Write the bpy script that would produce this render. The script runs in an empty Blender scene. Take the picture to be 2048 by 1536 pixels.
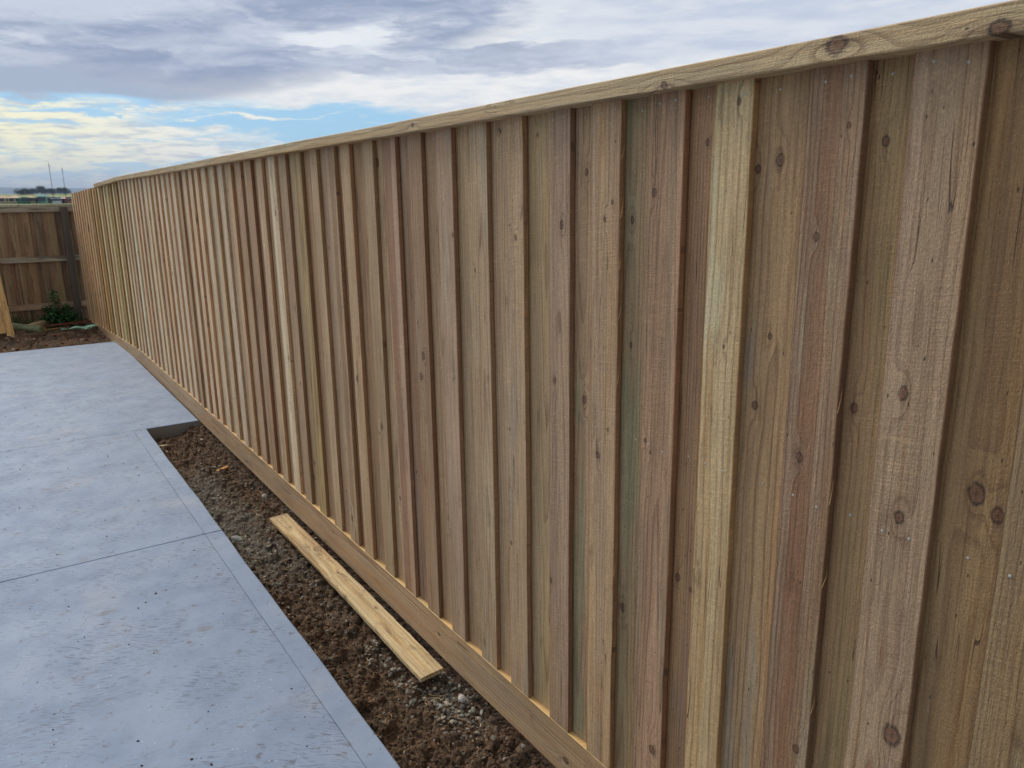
import bpy, bmesh, math, random
import numpy as np
from mathutils import Matrix, Vector

SC = bpy.context.scene
COL = SC.collection
R = math.radians

# ------------------------------------------------------------------ camera
H = 1.72
cam_d = bpy.data.cameras.new('camera')
cam = bpy.data.objects.new('camera', cam_d)
COL.objects.link(cam)
CM = ((0.8294108, 0.1424185, -0.5401802), (-0.5584743, 0.1878979, -0.8079609), (-0.0135699, 0.9718083, 0.2353816))
m4 = Matrix(CM).to_4x4()
m4.translation = (0, 0, H)
cam.matrix_world = m4
cam_d.sensor_width = 36
cam_d.lens = 27.21
cam_d.clip_start = 0.02
cam_d.clip_end = 40000
cam_d.dof.use_dof = True
cam_d.dof.focus_distance = 2.7
cam_d.dof.aperture_fstop = 15.0
SC.camera = cam

# ------------------------------------------------------------------ render view
SC.view_settings.view_transform = 'Standard'
SC.view_settings.look = 'None'
SC.view_settings.exposure = 0.2
SC.view_settings.gamma = 1.0
try:
    SC.cycles.use_denoising = True
    SC.cycles.max_bounces = 6
    SC.cycles.volume_bounces = 0
except Exception:
    pass

# ------------------------------------------------------------------ node helper
class NT:
    def __init__(s, tree):
        s.t = tree
        s.t.nodes.clear()
    def n(s, typ, **kw):
        nd = s.t.nodes.new(typ)
        for k, v in kw.items():
            setattr(nd, k, v)
        return nd
    def link(s, a, b):
        s.t.links.new(a, b)
    def put(s, sock, v):
        if isinstance(v, bpy.types.NodeSocket):
            s.t.links.new(v, sock)
        elif isinstance(v, (tuple, list)):
            sock.default_value = tuple(v) + ((1,) if len(v) == 3 and sock.type == 'RGBA' else ())
        else:
            sock.default_value = v
    def m(s, op, a, b=None, c=None, clamp=False):
        nd = s.n('ShaderNodeMath', operation=op, use_clamp=clamp)
        s.put(nd.inputs[0], a)
        if b is not None: s.put(nd.inputs[1], b)
        if c is not None: s.put(nd.inputs[2], c)
        return nd.outputs[0]
    def add(s, a, b): return s.m('ADD', a, b)
    def sub(s, a, b): return s.m('SUBTRACT', a, b)
    def mul(s, a, b): return s.m('MULTIPLY', a, b)
    def div(s, a, b): return s.m('DIVIDE', a, b)
    def mad(s, a, b, c): return s.m('MULTIPLY_ADD', a, b, c)
    def ss(s, x, lo, hi, a=0.0, b=1.0):
        nd = s.n('ShaderNodeMapRange', interpolation_type='SMOOTHSTEP')
        s.put(nd.inputs[0], x); s.put(nd.inputs[1], lo); s.put(nd.inputs[2], hi)
        s.put(nd.inputs[3], a); s.put(nd.inputs[4], b)
        return nd.outputs[0]
    def lin(s, x, lo, hi, a=0.0, b=1.0):
        nd = s.n('ShaderNodeMapRange')
        s.put(nd.inputs[0], x); s.put(nd.inputs[1], lo); s.put(nd.inputs[2], hi)
        s.put(nd.inputs[3], a); s.put(nd.inputs[4], b)
        return nd.outputs[0]
    def xyz(s, x, y, z):
        nd = s.n('ShaderNodeCombineXYZ')
        s.put(nd.inputs[0], x); s.put(nd.inputs[1], y); s.put(nd.inputs[2], z)
        return nd.outputs[0]
    def sep(s, v):
        nd = s.n('ShaderNodeSeparateXYZ'); s.link(v, nd.inputs[0])
        return nd.outputs[0], nd.outputs[1], nd.outputs[2]
    def noise(s, v, scale=1.0, detail=2.0, rough=0.5, out=0, dist=0.0):
        nd = s.n('ShaderNodeTexNoise', noise_dimensions='3D')
        s.link(v, nd.inputs['Vector']); nd.inputs['Scale'].default_value = scale
        nd.inputs['Detail'].default_value = detail; nd.inputs['Roughness'].default_value = rough
        nd.inputs['Distortion'].default_value = dist
        return nd.outputs[out]
    def vor(s, v, scale=1.0, feature='F1', out='Distance'):
        nd = s.n('ShaderNodeTexVoronoi', voronoi_dimensions='3D', feature=feature)
        s.link(v, nd.inputs['Vector']); nd.inputs['Scale'].default_value = scale
        return nd.outputs[out]
    def mix(s, f, a, b, mode='MIX'):
        nd = s.n('ShaderNodeMix', data_type='RGBA', blend_type=mode)
        s.put(nd.inputs[0], f); s.put(nd.inputs[6], a); s.put(nd.inputs[7], b)
        return nd.outputs[2]
    def mulv(s, v, k):
        nd = s.n('ShaderNodeVectorMath', operation='MULTIPLY')
        s.link(v, nd.inputs[0]); nd.inputs[1].default_value = k
        return nd.outputs[0]
    def addv(s, v, k):
        nd = s.n('ShaderNodeVectorMath', operation='ADD')
        s.link(v, nd.inputs[0]); s.put(nd.inputs[1], k)
        return nd.outputs[0]
    def bump(s, h, strength, dist, nrm=None):
        nd = s.n('ShaderNodeBump')
        nd.inputs['Strength'].default_value = strength; nd.inputs['Distance'].default_value = dist
        s.link(h, nd.inputs['Height'])
        if nrm is not None: s.link(nrm, nd.inputs['Normal'])
        return nd.outputs[0]
    def bsdf(s, col, rough=0.8, spec=0.4, nrm=None):
        b = s.n('ShaderNodeBsdfPrincipled'); o = s.n('ShaderNodeOutputMaterial')
        s.put(b.inputs['Base Color'], col); s.put(b.inputs['Roughness'], rough)
        b.inputs['Specular IOR Level'].default_value = spec
        if nrm is not None: s.link(nrm, b.inputs['Normal'])
        s.link(b.outputs[0], o.inputs[0])
        return b

def new_mat(name):
    mt = bpy.data.materials.new(name); mt.use_nodes = True
    return mt, NT(mt.node_tree)

def lc(r, g, b):
    f = lambda c: (c / 255 / 12.92) if c / 255 <= 0.04045 else ((c / 255 + 0.055) / 1.055) ** 2.4
    return (f(r), f(g), f(b))

# ------------------------------------------------------------------ world: sky with broken cloud
SUN_EL, SUN_AZ = 42.0, -14.0        # azimuth from +Y towards +X
w = bpy.data.worlds.new('World'); SC.world = w; w.use_nodes = True
g = NT(w.node_tree)
sky = g.n('ShaderNodeTexSky', sky_type='NISHITA', sun_disc=False)
sky.sun_elevation = R(SUN_EL); sky.sun_rotation = R(SUN_AZ); sky.air_density = 1.0; sky.dust_density = 0.6; sky.ozone_density = 2.0
tc = g.n('ShaderNodeTexCoord')
dx, dy, dz = g.sep(tc.outputs['Generated'])
el = g.mul(g.m('ARCSINE', dz), 57.2958)
az = g.mul(g.m('ARCTAN2', dx, dy), 57.2958)
S = 10.0                                             # background strength is 0.1
def C(r, gg, b, k=1.0):
    return tuple(c * S * k * 0.92 for c in lc(r, gg, b))
p = g.xyz(g.mul(az, 0.11), g.mul(el, 0.45), 0.3)
wob = g.sub(g.noise(p, 1.0, 6, 0.58), 0.5)           # soft warp for all cloud outlines
wob2 = g.sub(g.noise(g.xyz(g.mul(az, 0.3), g.mul(el, 1.3), 4.0), 1.0, 6, 0.62), 0.5)
e2 = g.add(el, g.add(g.mul(wob, 3.4), g.mul(wob2, 1.0)))
a2 = g.add(az, g.add(g.mul(wob, 16.0), g.mul(wob2, 7.0)))
def blob(ac, ec, aw, ew, soft=0.45):
    """1 inside an ellipse of sky, ragged edge"""
    u = g.div(g.sub(a2, ac), aw); v = g.div(g.sub(e2, ec), ew)
    d = g.add(g.mul(u, u), g.mul(v, v))
    return g.ss(d, 1.0 + soft, 1.0 - soft)
skyblue = g.mix(0.75, sky.outputs[0], C(146, 205, 243))
tex = g.noise(g.xyz(g.mul(az, 0.16), g.mul(el, 0.9), 9.0), 1.0, 7, 0.6)
tex2 = g.noise(g.xyz(g.mul(az, 0.5), g.mul(el, 2.6), 2.0), 1.0, 6, 0.6)
tx = g.add(g.mul(tex, 0.6), g.mul(tex2, 0.4))
# low cream streaks
streak = g.noise(g.xyz(g.mul(a2, 0.07), g.mul(e2, 1.15), 5.0), 1.0, 5, 0.55)
leftm = g.ss(az, 34.0, 6.0)
cream = g.mix(g.ss(az, -2.0, 16.0), C(255, 250, 208, 1.08), C(250, 248, 238, 1.04))
cream = g.mix(g.ss(tex2, 0.42, 0.68), cream, C(205, 212, 216))
col = g.mix(g.mul(g.ss(streak, 0.40, 0.53), g.ss(el, 6.9, 5.6)), skyblue, cream)
strk = g.ss(g.noise(g.xyz(g.mul(a2, 0.045), g.mul(e2, 2.1), 61.0), 1.0, 5, 0.55), 0.44, 0.53)
col = g.mix(g.mul(g.mul(blob(2.0, 4.9, 15.0, 0.9), strk), 0.95), col, cream)
col = g.mix(g.mul(g.mul(blob(3.0, 3.2, 17.0, 0.95), g.ss(strk, -0.6, 0.8)), 0.9), col, cream)
# blue window
bw = g.mul(blob(19.5, 5.15, 8.5, 1.15, 0.5), g.ss(streak, 0.66, 0.54))
col = g.mix(bw, col, skyblue)
# white sheet right of the blue window and above it
wht = g.mix(g.ss(tx, 0.42, 0.62), C(246, 246, 244), C(222, 228, 236))
col = g.mix(g.ss(g.add(e2, g.mul(g.sub(az, 20.0), 0.11)), 6.0, 6.7), col, wht)
col = g.mix(g.ss(a2, 30.0, 37.0), col, wht)
# grey bank at the left, two masses
bigc = g.noise(g.xyz(g.mul(a2, 0.05), g.mul(e2, 0.22), 17.0), 1.0, 5, 0.55)
tb = g.add(g.mul(bigc, 0.7), g.mul(tex, 0.3))
tb = g.add(tb, g.mul(g.sub(g.noise(g.xyz(g.mul(a2, 0.35), g.mul(e2, 1.4), 37.0), 1.0, 6, 0.6), 0.5), 0.20))
dark = g.mix(g.ss(tb, 0.38, 0.60), C(146, 160, 188), C(200, 208, 224))
dark = g.mix(g.ss(g.noise(g.xyz(g.mul(a2, 0.10), g.mul(e2, 0.5), 27.0), 1.0, 5, 0.55), 0.55, 0.72, 0.0, 0.7), dark, C(224, 229, 238))
col = g.mix(g.mul(blob(4.0, 8.0, 16.0, 1.7, 0.3), 0.9), col, g.mix(0.35, dark, C(205, 208, 214)))
col = g.mix(g.mul(blob(12.0, 13.2, 24.0, 5.2, 0.25), 0.97), col, dark)
col = g.mix(g.mul(blob(28.0, 9.2, 17.0, 1.1, 0.35), 0.85), col, dark)
col = g.mix(g.mul(g.ss(bigc, 0.47, 0.60), g.mul(blob(28.0, 10.4, 8.0, 1.5, 0.5), 0.9)), col, C(240, 243, 246))
# pale lilac sheet on the right
pale = g.mix(g.ss(tex, 0.35, 0.65), C(196, 206, 224), C(222, 227, 235))
col = g.mix(g.mul(g.ss(a2, 33.0, 43.0), g.ss(e2, 7.6, 9.3)), col, pale)
# horizon murk
hz = g.mix(g.ss(tex2, 0.45, 0.6), C(190, 206, 220), C(243, 241, 226))
col = g.mix(g.mul(g.ss(el, 2.5, 1.3), 0.9), col, hz)
col = g.mix(g.ss(el, 1.4, 0.6), col, C(236, 236, 220))
# high overcast, out of the picture, dimmed behind and brightened ahead to shape the fence light
high = g.mix(g.ss(tx, 0.35, 0.65), C(206, 214, 230, 1.0), C(238, 240, 245, 1.15))
rear = g.lin(dy, -0.55, 0.75, 0.50, 1.45)             # unseen sky dimmed behind and brightened ahead to shape the fence light
high = g.mix(1.0, high, g.xyz(rear, rear, rear), 'MULTIPLY')
col = g.mix(g.ss(el, 16.0, 24.0), col, high)
col = g.mix(g.mul(g.ss(dy, 0.25, -0.25), 0.6), col, C(150, 160, 180, 0.7))  # unseen sky behind the camera greyed down to darken the board edges
bg = g.n('ShaderNodeBackground'); g.link(col, bg.inputs[0]); bg.inputs[1].default_value = 1.0 / S
wo = g.n('ShaderNodeOutputWorld'); g.link(bg.outputs[0], wo.inputs[0])

# ------------------------------------------------------------------ sun behind thin cloud
sl = bpy.data.lights.new('sun', 'SUN'); sl.energy = 1.8; sl.angle = R(18); sl.color = (1.0, 0.95, 0.86)
so = bpy.data.objects.new('sun', sl); COL.objects.link(so)
sd = Vector((math.sin(R(SUN_AZ)) * math.cos(R(SUN_EL)), math.cos(R(SUN_AZ)) * math.cos(R(SUN_EL)), math.sin(R(SUN_EL))))
so.rotation_euler = sd.to_track_quat('Z', 'Y').to_euler()
so.location = (0, 0, 6)

# ------------------------------------------------------------------ object helpers
def tag(o, label=None, cat=None, group=None, kind=None):
    if label: o['label'] = label
    if cat: o['category'] = cat
    if group: o['group'] = group
    if kind: o['kind'] = kind
    return o

def empty(name, loc=(0, 0, 0), rz=0):
    o = bpy.data.objects.new(name, None); COL.objects.link(o)
    o.location = loc; o.rotation_euler = (0, 0, rz); o.empty_display_size = 0.1
    return o

def link(name, me, mat=None, parent=None, loc=(0, 0, 0)):
    o = bpy.data.objects.new(name, me); COL.objects.link(o)
    if mat is not None and not me.materials: me.materials.append(mat)
    if parent is not None: o.parent = parent
    o.location = loc
    return o

def mesh_from(name, V, F, smooth=False):
    me = bpy.data.meshes.new(name)
    me.from_pydata([tuple(v) for v in V], [], [tuple(f) for f in F])
    me.update()
    if smooth:
        me.polygons.foreach_set('use_smooth', [True] * len(me.polygons))
    return me

def timber_mesh(name, width, thick, length, fn=None, seg=0.08, bev=0.0015, wob=0.0008, rng=None, ends=(0, 0), cup=0.0):
    """a sawn board: u across, v along, w through; fn maps (u,v,w) to its place. Attribute bc keeps (u,v,w)."""
    rng = rng or random.Random(1)
    n = max(2, int(length / seg) + 1)
    hw, ht = width / 2, thick / 2
    prof = [(-hw + bev, -ht), (0, -ht), (hw - bev, -ht), (hw, -ht + bev), (hw, ht - bev), (hw - bev, ht), (0, ht), (-hw + bev, ht), (-hw, ht - bev), (-hw, -ht + bev)]
    V = []; BC = []; k = len(prof)
    dl = dr = 0.0
    for i in range(n):
        v = length * i / (n - 1)
        dl = dl * 0.75 + rng.uniform(-wob, wob); dr = dr * 0.75 + rng.uniform(-wob, wob)
        for (u, w_) in prof:
            uu = u + (dl if u < 0 else (dr if u > 0 else 0))
            ww = w_ + cup * (u / hw) ** 2
            vv = v + (ends[0] * u / hw if i == 0 else 0) + (ends[1] * u / hw if i == n - 1 else 0)
            BC.append((u, vv, w_))
            V.append(fn(uu, vv, ww) if fn else (ww, uu, vv))
    F = []
    for i in range(n - 1):
        for j in range(k):
            a = i * k + j; b = i * k + (j + 1) % k
            F.append((a, b, b + k, a + k))
    F.append(tuple(range(k))[::-1]); F.append(tuple((n - 1) * k + j for j in range(k)))
    me = mesh_from(name, V, F)
    at = me.attributes.new('bc', 'FLOAT_VECTOR', 'POINT')
    at.data.foreach_set('vector', np.array(BC, dtype=np.float32).ravel())
    bm = bmesh.new(); bm.from_mesh(me); bmesh.ops.recalc_face_normals(bm, faces=bm.faces); bm.to_mesh(me); bm.free()
    return me

# ------------------------------------------------------------------ timber material (one shader, every board its own figures)
def timber_mat(name, weathered=False, fresh=False):
    mt, g = new_mat(name)
    def oa(nm):
        nd = g.n('ShaderNodeAttribute', attribute_type='OBJECT', attribute_name=nm); return nd.outputs['Vector']
    at = g.n('ShaderNodeAttribute', attribute_type='GEOMETRY', attribute_name='bc')
    u, v, w_ = g.sep(at.outputs['Vector'])
    colA, colB = oa('tone_a'), oa('tone_b')
    colT = oa('tone_t')
    u0, d0, tilt = g.sep(oa('pith'))
    freq, heart, seed = g.sep(oa('grow'))
    sv = g.mul(seed, 7.31)
    low = g.sub(g.noise(g.xyz(g.mul(u, 5.0), g.mul(v, 2.2), sv), 1.0, 2, 0.5), 0.5)
    low2 = g.sub(g.noise(g.xyz(g.mul(u, 30.0), g.mul(v, 5.0), g.add(sv, 3.0)), 1.0, 2, 0.5), 0.5)
    uu = g.add(g.sub(u, u0), g.mul(low, 0.03))
    dd = g.add(g.add(g.add(d0, g.mul(v, tilt)), w_), g.mul(g.sub(g.noise(g.xyz(0.3, g.mul(v, 1.4), sv), 1.0, 2, 0.5), 0.5), 0.032))
    r = g.m('SQRT', g.add(g.mul(uu, uu), g.mul(dd, dd)))
    r = g.add(r, g.mul(low2, 0.004))
    kwarp = g.sub(g.noise(g.xyz(g.mul(u, 150.0), g.mul(v, 75.0), g.add(sv, 91.0)), 1.0, 3, 0.6), 0.5)
    tail = None; core = None; rim = None; ring_in = None; halo = None
    for i in range(4):
        ku, kv, kr = g.sep(oa('knot%d' % (i + 1)))
        du = g.sub(u, ku); dv = g.sub(v, kv)
        kr = g.m('MAXIMUM', kr, 0.0005)
        a = g.div(du, g.mul(kr, 2.0)); b = g.div(dv, g.mul(kr, 6.0))
        q = g.m('EXPONENT', g.mul(g.add(g.mul(a, a), g.mul(b, b)), -1.0))
        r = g.add(r, g.mul(g.mul(q, kr), 3.2))
        a = g.div(du, kr); b = g.div(dv, g.mul(kr, 1.3))
        e = g.m('SQRT', g.add(g.mul(a, a), g.mul(b, b)))
        e = g.add(e, g.add(g.mul(low2, 1.0), g.mul(kwarp, 0.9)))
        tl_ = g.mul(g.m('EXPONENT', g.mul(g.mul(a, a), -2.2)), g.m('EXPONENT', g.mul(g.m('ABSOLUTE', b), -0.30)))
        tail = tl_ if tail is None else g.m('MAXIMUM', tail, tl_)
        c_ = g.ss(e, 1.0, 0.82); rm = g.mul(g.ss(e, 1.45, 1.0), g.ss(e, 0.62, 0.92))
        hl = g.m('EXPONENT', g.mul(e, -0.5))
        core = c_ if core is None else g.m('MAXIMUM', core, c_)
        rim = rm if rim is None else g.m('MAXIMUM', rim, rm)
        halo = hl if halo is None else g.m('MAXIMUM', halo, hl)
        ring_in = e if ring_in is None else g.m('MINIMUM', ring_in, e)
    ph = g.mul(r, freq)
    t = g.m('FRACT', ph)
    rid = g.m('FLOOR', ph)
    rv = g.noise(g.xyz(g.mul(rid, 3.7), 0.0, sv), 1.0, 0, 0.5)
    late = g.mul(g.ss(t, 0.50, 0.93), g.ss(t, 1.0, 0.95))
    late = g.mul(late, g.lin(rv, 0.3, 0.7, 0.35, 1.0))
    # soft bands and treatment tint
    band = g.noise(g.xyz(g.mul(u, 26.0), g.mul(v, 0.7), g.add(sv, 11.0)), 1.0, 3, 0.55)
    col = g.mix(g.ss(band, 0.42, 0.58), colA, colB)
    tint = g.noise(g.xyz(g.mul(u, 17.0), g.mul(v, 1.3), g.add(sv, 23.0)), 1.0, 3, 0.6)
    col = g.mix(g.ss(tint, 0.55, 0.62, 0.0, 0.6), col, colT)
    dark = lc(98, 58, 32) if not weathered else lc(58, 44, 34)
    htc = lc(146, 98, 62) if not weathered else lc(80, 62, 48)
    hm = g.ss(r, g.add(heart, 0.0012), heart)
    col = g.mix(g.mul(hm, 0.58), col, htc)
    col = g.mix(g.mul(late, 0.46 if not fresh else 0.48), col, dark)
    # fibre
    fib = g.noise(g.xyz(g.mul(u, 480.0), g.mul(v, 20.0), sv), 1.0, 2, 0.6)
    fib2 = g.noise(g.xyz(g.mul(u, 170.0), g.mul(v, 4.5), g.add(sv, 5.0)), 1.0, 3, 0.6)
    col = g.mix(g.ss(fib, 0.45, 0.72, 0.0, 0.45), col, g.mix(1.0, col, (1.42, 1.40, 1.36), 'MULTIPLY'))
    col = g.mix(g.ss(fib2, 0.48, 0.66, 0.0, 0.55), col, g.mix(1.0, col, (0.66, 0.60, 0.56), 'MULTIPLY'))
    # band-saw marks: fine slightly slanted lines raised across the face, patchy
    slant = g.add(v, g.mul(u, 0.14))
    saw = g.noise(g.xyz(g.mul(u, 16.0), g.mul(slant, 260.0), g.add(sv, 31.0)), 1.0, 2, 0.6)
    sawl = g.noise(g.xyz(g.mul(u, 4.0), g.mul(slant, 60.0), g.add(sv, 37.0)), 1.0, 2, 0.6)
    patch = g.ss(g.noise(g.xyz(g.mul(u, 14.0), g.mul(v, 4.0), g.add(sv, 41.0)), 1.0, 3, 0.6), 0.36, 0.66)
    col = g.mix(g.mul(g.ss(saw, 0.52, 0.66), g.mul(patch, 0.30)), col, g.mix(1.0, col, (1.5, 1.46, 1.4), 'MULTIPLY'))
    col = g.mix(g.mul(g.ss(sawl, 0.58, 0.66), g.mul(patch, 0.12)), col, g.mix(1.0, col, (1.45, 1.42, 1.38), 'MULTIPLY'))
    # fuzz specks and resin pits
    sp = g.vor(g.xyz(g.mul(u, 160.0), g.mul(v, 70.0), sv), 1.0)
    col = g.mix(g.ss(sp, 0.13, 0.05, 0.0, 0.45), col, lc(214, 196, 164) if not weathered else lc(120, 105, 90))
    pit = g.vor(g.xyz(g.mul(u, 46.0), g.mul(v, 17.0), g.add(sv, 13.0)), 1.0)
    pitm = g.mul(g.ss(pit, 0.085, 0.035), g.ss(fib2, 0.3, 0.5))
    col = g.mix(g.mul(pitm, 0.8), col, lc(60, 38, 24))
    # checks: thin dark splits along the grain
    ck = g.m('ABSOLUTE', g.sub(g.noise(g.xyz(g.mul(u, 60.0), g.mul(v, 1.6), g.add(sv, 53.0)), 1.0, 1, 0.5), 0.5))
    ckm = g.mul(g.ss(ck, 0.008, 0.002), g.ss(g.noise(g.xyz(g.mul(u, 12.0), g.mul(v, 3.0), g.add(sv, 59.0)), 1.0, 1, 0.5), 0.58, 0.66))
    col = g.mix(g.mul(ckm, 0.75), col, lc(52, 36, 25))
    sl_ = g.noise(g.xyz(g.mul(u, 115.0), g.mul(v, 1.2), g.add(sv, 97.0)), 1.0, 2, 0.5)
    col = g.mix(g.ss(sl_, 0.62, 0.72, 0.0, 0.38), col, dark)
    stip = g.noise(g.xyz(g.mul(u, 330.0), g.mul(v, 210.0), g.add(sv, 101.0)), 1.0, 2, 0.6)
    col = g.mix(g.ss(stip, 0.50, 0.66, 0.0, 0.42), col, g.mix(1.0, col, (0.70, 0.66, 0.62), 'MULTIPLY'))
    col = g.mix(g.ss(stip, 0.48, 0.36, 0.0, 0.45), col, g.mix(1.0, col, (1.35, 1.33, 1.28), 'MULTIPLY'))
    # broad soft colour zones, orange-brown and pink-grey
    zn = g.noise(g.xyz(g.mul(u, 24.0), g.mul(v, 0.9), g.add(sv, 111.0)), 1.0, 2, 0.5)
    if not weathered and not fresh:
        col = g.mix(g.ss(zn, 0.56, 0.64, 0.0, 0.40), col, g.mix(1.0, col, (1.02, 0.88, 0.68), 'MULTIPLY'))
        col = g.mix(g.ss(zn, 0.42, 0.36, 0.0, 0.45), col, g.mix(1.0, col, (1.08, 1.06, 1.16), 'MULTIPLY'))
    # dirt stains
    st = g.noise(g.xyz(g.mul(u, 22.0), g.mul(v, 6.0), g.add(sv, 71.0)), 1.0, 5, 0.65)
    col = g.mix(g.ss(st, 0.60 if not fresh else 0.54, 0.74 if not fresh else 0.66, 0.0, 0.5), col, lc(96, 66, 42) if not weathered else lc(56, 46, 38))
    # knots
    kring = g.m('FRACT', g.mul(ring_in, 4.3))
    kc = g.mix(g.ss(kring, 0.3, 0.9), lc(132, 84, 54), lc(92, 54, 34))
    kc = g.mix(g.mul(g.ss(g.add(ring_in, g.mul(kwarp, 0.8)), 0.34, 0.10), 0.6), kc, lc(50, 29, 19))
    col = g.mix(g.mul(g.ss(halo, 0.3, 0.85), 0.30), col, lc(124, 88, 56))
    col = g.mix(g.mul(g.mul(tail, g.ss(fib2, 0.36, 0.60)), 0.75), col, lc(70, 42, 26))
    col = g.mix(g.mul(core, 0.62), col, kc)
    col = g.mix(g.mul(g.mul(rim, g.ss(fib2, 0.30, 0.48)), 0.75), col, lc(46, 27, 17))
    # gentle overall variation
    bigv = g.noise(g.xyz(g.mul(u, 6.0), g.mul(v, 1.8), g.add(sv, 83.0)), 1.0, 3, 0.5)
    col = g.mix(g.ss(bigv, 0.38, 0.68, 0.0, 0.38), col, g.mix(1.0, col, (0.72, 0.70, 0.66), 'MULTIPLY'))
    h = g.add(g.mul(saw, g.mul(patch, 0.5)), g.add(g.mul(sawl, g.mul(patch, 0.25)), g.add(g.mul(fib, 0.5), g.mul(fib2, 0.6))))
    h = g.add(h, g.mul(stip, -0.6))
    h = g.add(h, g.add(g.mul(late, 0.25), g.mul(ckm, -1.5)))
    h = g.sub(h, g.mul(pitm, 0.8))
    ehw = g.sep(oa('edge'))[0]
    em = g.ss(g.m('ABSOLUTE', u), g.sub(ehw, 0.0032), g.sub(ehw, 0.0022))
    col = g.mix(g.mul(em, 0.8), col, g.mix(0.5, oa('tone_e'), g.mix(1.0, col, g.mulv(oa('tone_e'), (2.2, 2.4, 2.8)), 'MULTIPLY')))
    nr = g.bump(h, 1.0, 0.0022)
    g.bsdf(col, g.lin(fib, 0.3, 0.7, 0.58, 0.8), 0.5, nr)
    return mt

M_TIMBER = timber_mat('treated_pine')
M_OLD = timber_mat('weathered_pine', weathered=True)
M_FRESH = timber_mat('fresh_pine', fresh=True)

def sat(c, k, s_=1.0):
    m_ = sum(c) / 3
    return tuple(min(0.85, max(0.004, (m_ + (x_ - m_) * s_) * k * q_)) for x_, q_ in zip(c, (1.06, 0.99, 0.85)))

TAN = lc(186, 158, 126)
def calm(c, f=0.28):
    l1 = sum(c) / sum(TAN)
    return tuple(x_ * (1 - f) + t_ * l1 * f for x_, t_ in zip(c, TAN))

def figure(o, rng, a, b=None, t=None, knots=(), freq=None, heart=None, pith=None, edge=9.0, te=None, k=1.0):
    """set the figure of one board: colours, growth rings, knots"""
    b = b or tuple(c * rng.uniform(0.82, 1.1) for c in a)
    a, b = sat(a, k), sat(b, k); t = sat(t, k) if t else a
    o['edge'] = [float(edge), 0.0, 0.0]; o['tone_e'] = [float(c) for c in (te or tuple(x_ * y_ for x_, y_ in zip(a, (0.60, 0.53, 0.47))))]
    o['tone_a'] = [float(c) for c in a]; o['tone_b'] = [float(c) for c in b]
    o['tone_t'] = [float(c) for c in (t or a)]
    if pith is None:
        pith = (rng.uniform(-0.07, 0.07), rng.uniform(0.008, 0.07), rng.uniform(-0.02, 0.02))
    o['pith'] = [float(c) for c in pith]
    o['grow'] = [float(freq or rng.uniform(95, 190)), float(heart if heart is not None else rng.choice([0.0, 0.0, 0.0, rng.uniform(0.014, 0.03)])), rng.uniform(0, 90)]
    for i in range(4):
        k = knots[i] if i < len(knots) else (9.0, 9.0, 0.005)
        o['knot%d' % (i + 1)] = [float(c) for c in k]

def rand_knots(rng, width, length, n):
    return [(rng.uniform(-0.42, 0.42) * width, rng.uniform(0.1, length - 0.05), rng.choice([0.004, 0.006, 0.008, 0.010])) for _ in range(n)]

# ------------------------------------------------------------------ small simple materials
def plain(name, col, rough=0.7, spec=0.4, var=0.25, scale=30.0, bump=0.0, metal=0.0):
    mt, g = new_mat(name)
    t = g.n('ShaderNodeTexCoord').outputs['Object']
    n1 = g.noise(t, scale, 4, 0.6)
    c = g.mix(g.ss(n1, 0.3, 0.7, 0.0, 1.0), tuple(x * (1 - var) for x in col), tuple(min(1, x * (1 + var)) for x in col))
    nr = g.bump(n1, 0.6, bump) if bump else None
    b = g.bsdf(c, rough, spec, nr); b.inputs['Metallic'].default_value = metal
    return mt

def tone_mat(name, ramp, rough=0.9, bump=0.0, scale=200.0):
    """colour from the per-face 'tone' attribute"""
    mt, g = new_mat(name)
    a = g.n('ShaderNodeAttribute', attribute_type='GEOMETRY', attribute_name='tone')
    cr = g.n('ShaderNodeValToRGB'); g.link(a.outputs['Fac'], cr.inputs[0])
    while len(cr.color_ramp.elements) < len(ramp): cr.color_ramp.elements.new(0.5)
    for e, (pp, c) in zip(cr.color_ramp.elements, ramp):
        e.position = pp; e.color = (*c, 1)
    t = g.n('ShaderNodeTexCoord').outputs['Object']
    n1 = g.noise(t, scale, 4, 0.65)
    c = g.mix(g.ss(n1, 0.35, 0.7, 0.0, 0.6), cr.outputs[0], g.mix(1.0, cr.outputs[0], (0.55, 0.52, 0.5), 'MULTIPLY'))
    nr = g.bump(n1, 0.8, bump) if bump else None
    g.bsdf(c, rough, 0.25, nr)
    return mt

# ================================================================== SETTING
# ---- ground: one big sheet rising gently to far fields
def lattice(nx, ny, seed):
    return np.random.RandomState(seed).rand(ny + 2, nx + 2)
def vnoise(X, Y, sc, seed):
    rs = np.random.RandomState(seed); P = rs.rand(256, 256)
    x = X * sc + 1000; y = Y * sc + 1000
    xi = np.floor(x).astype(int); yi = np.floor(y).astype(int); fx = x - xi; fy = y - yi
    fx = fx * fx * (3 - 2 * fx); fy = fy * fy * (3 - 2 * fy)
    q = lambda i, j: P[(yi + j) & 255, (xi + i) & 255]
    return (q(0, 0) * (1 - fx) + q(1, 0) * fx) * (1 - fy) + (q(0, 1) * (1 - fx) + q(1, 1) * fx) * fy

def ground_z(y):
    if y < 16: return -0.16
    if y < 330: return -0.16 + (y - 16) * 0.0056
    if y < 900: return 1.6 + (y - 330) * 0.0137
    return 9.4 + (y - 900) * 0.0100

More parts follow.
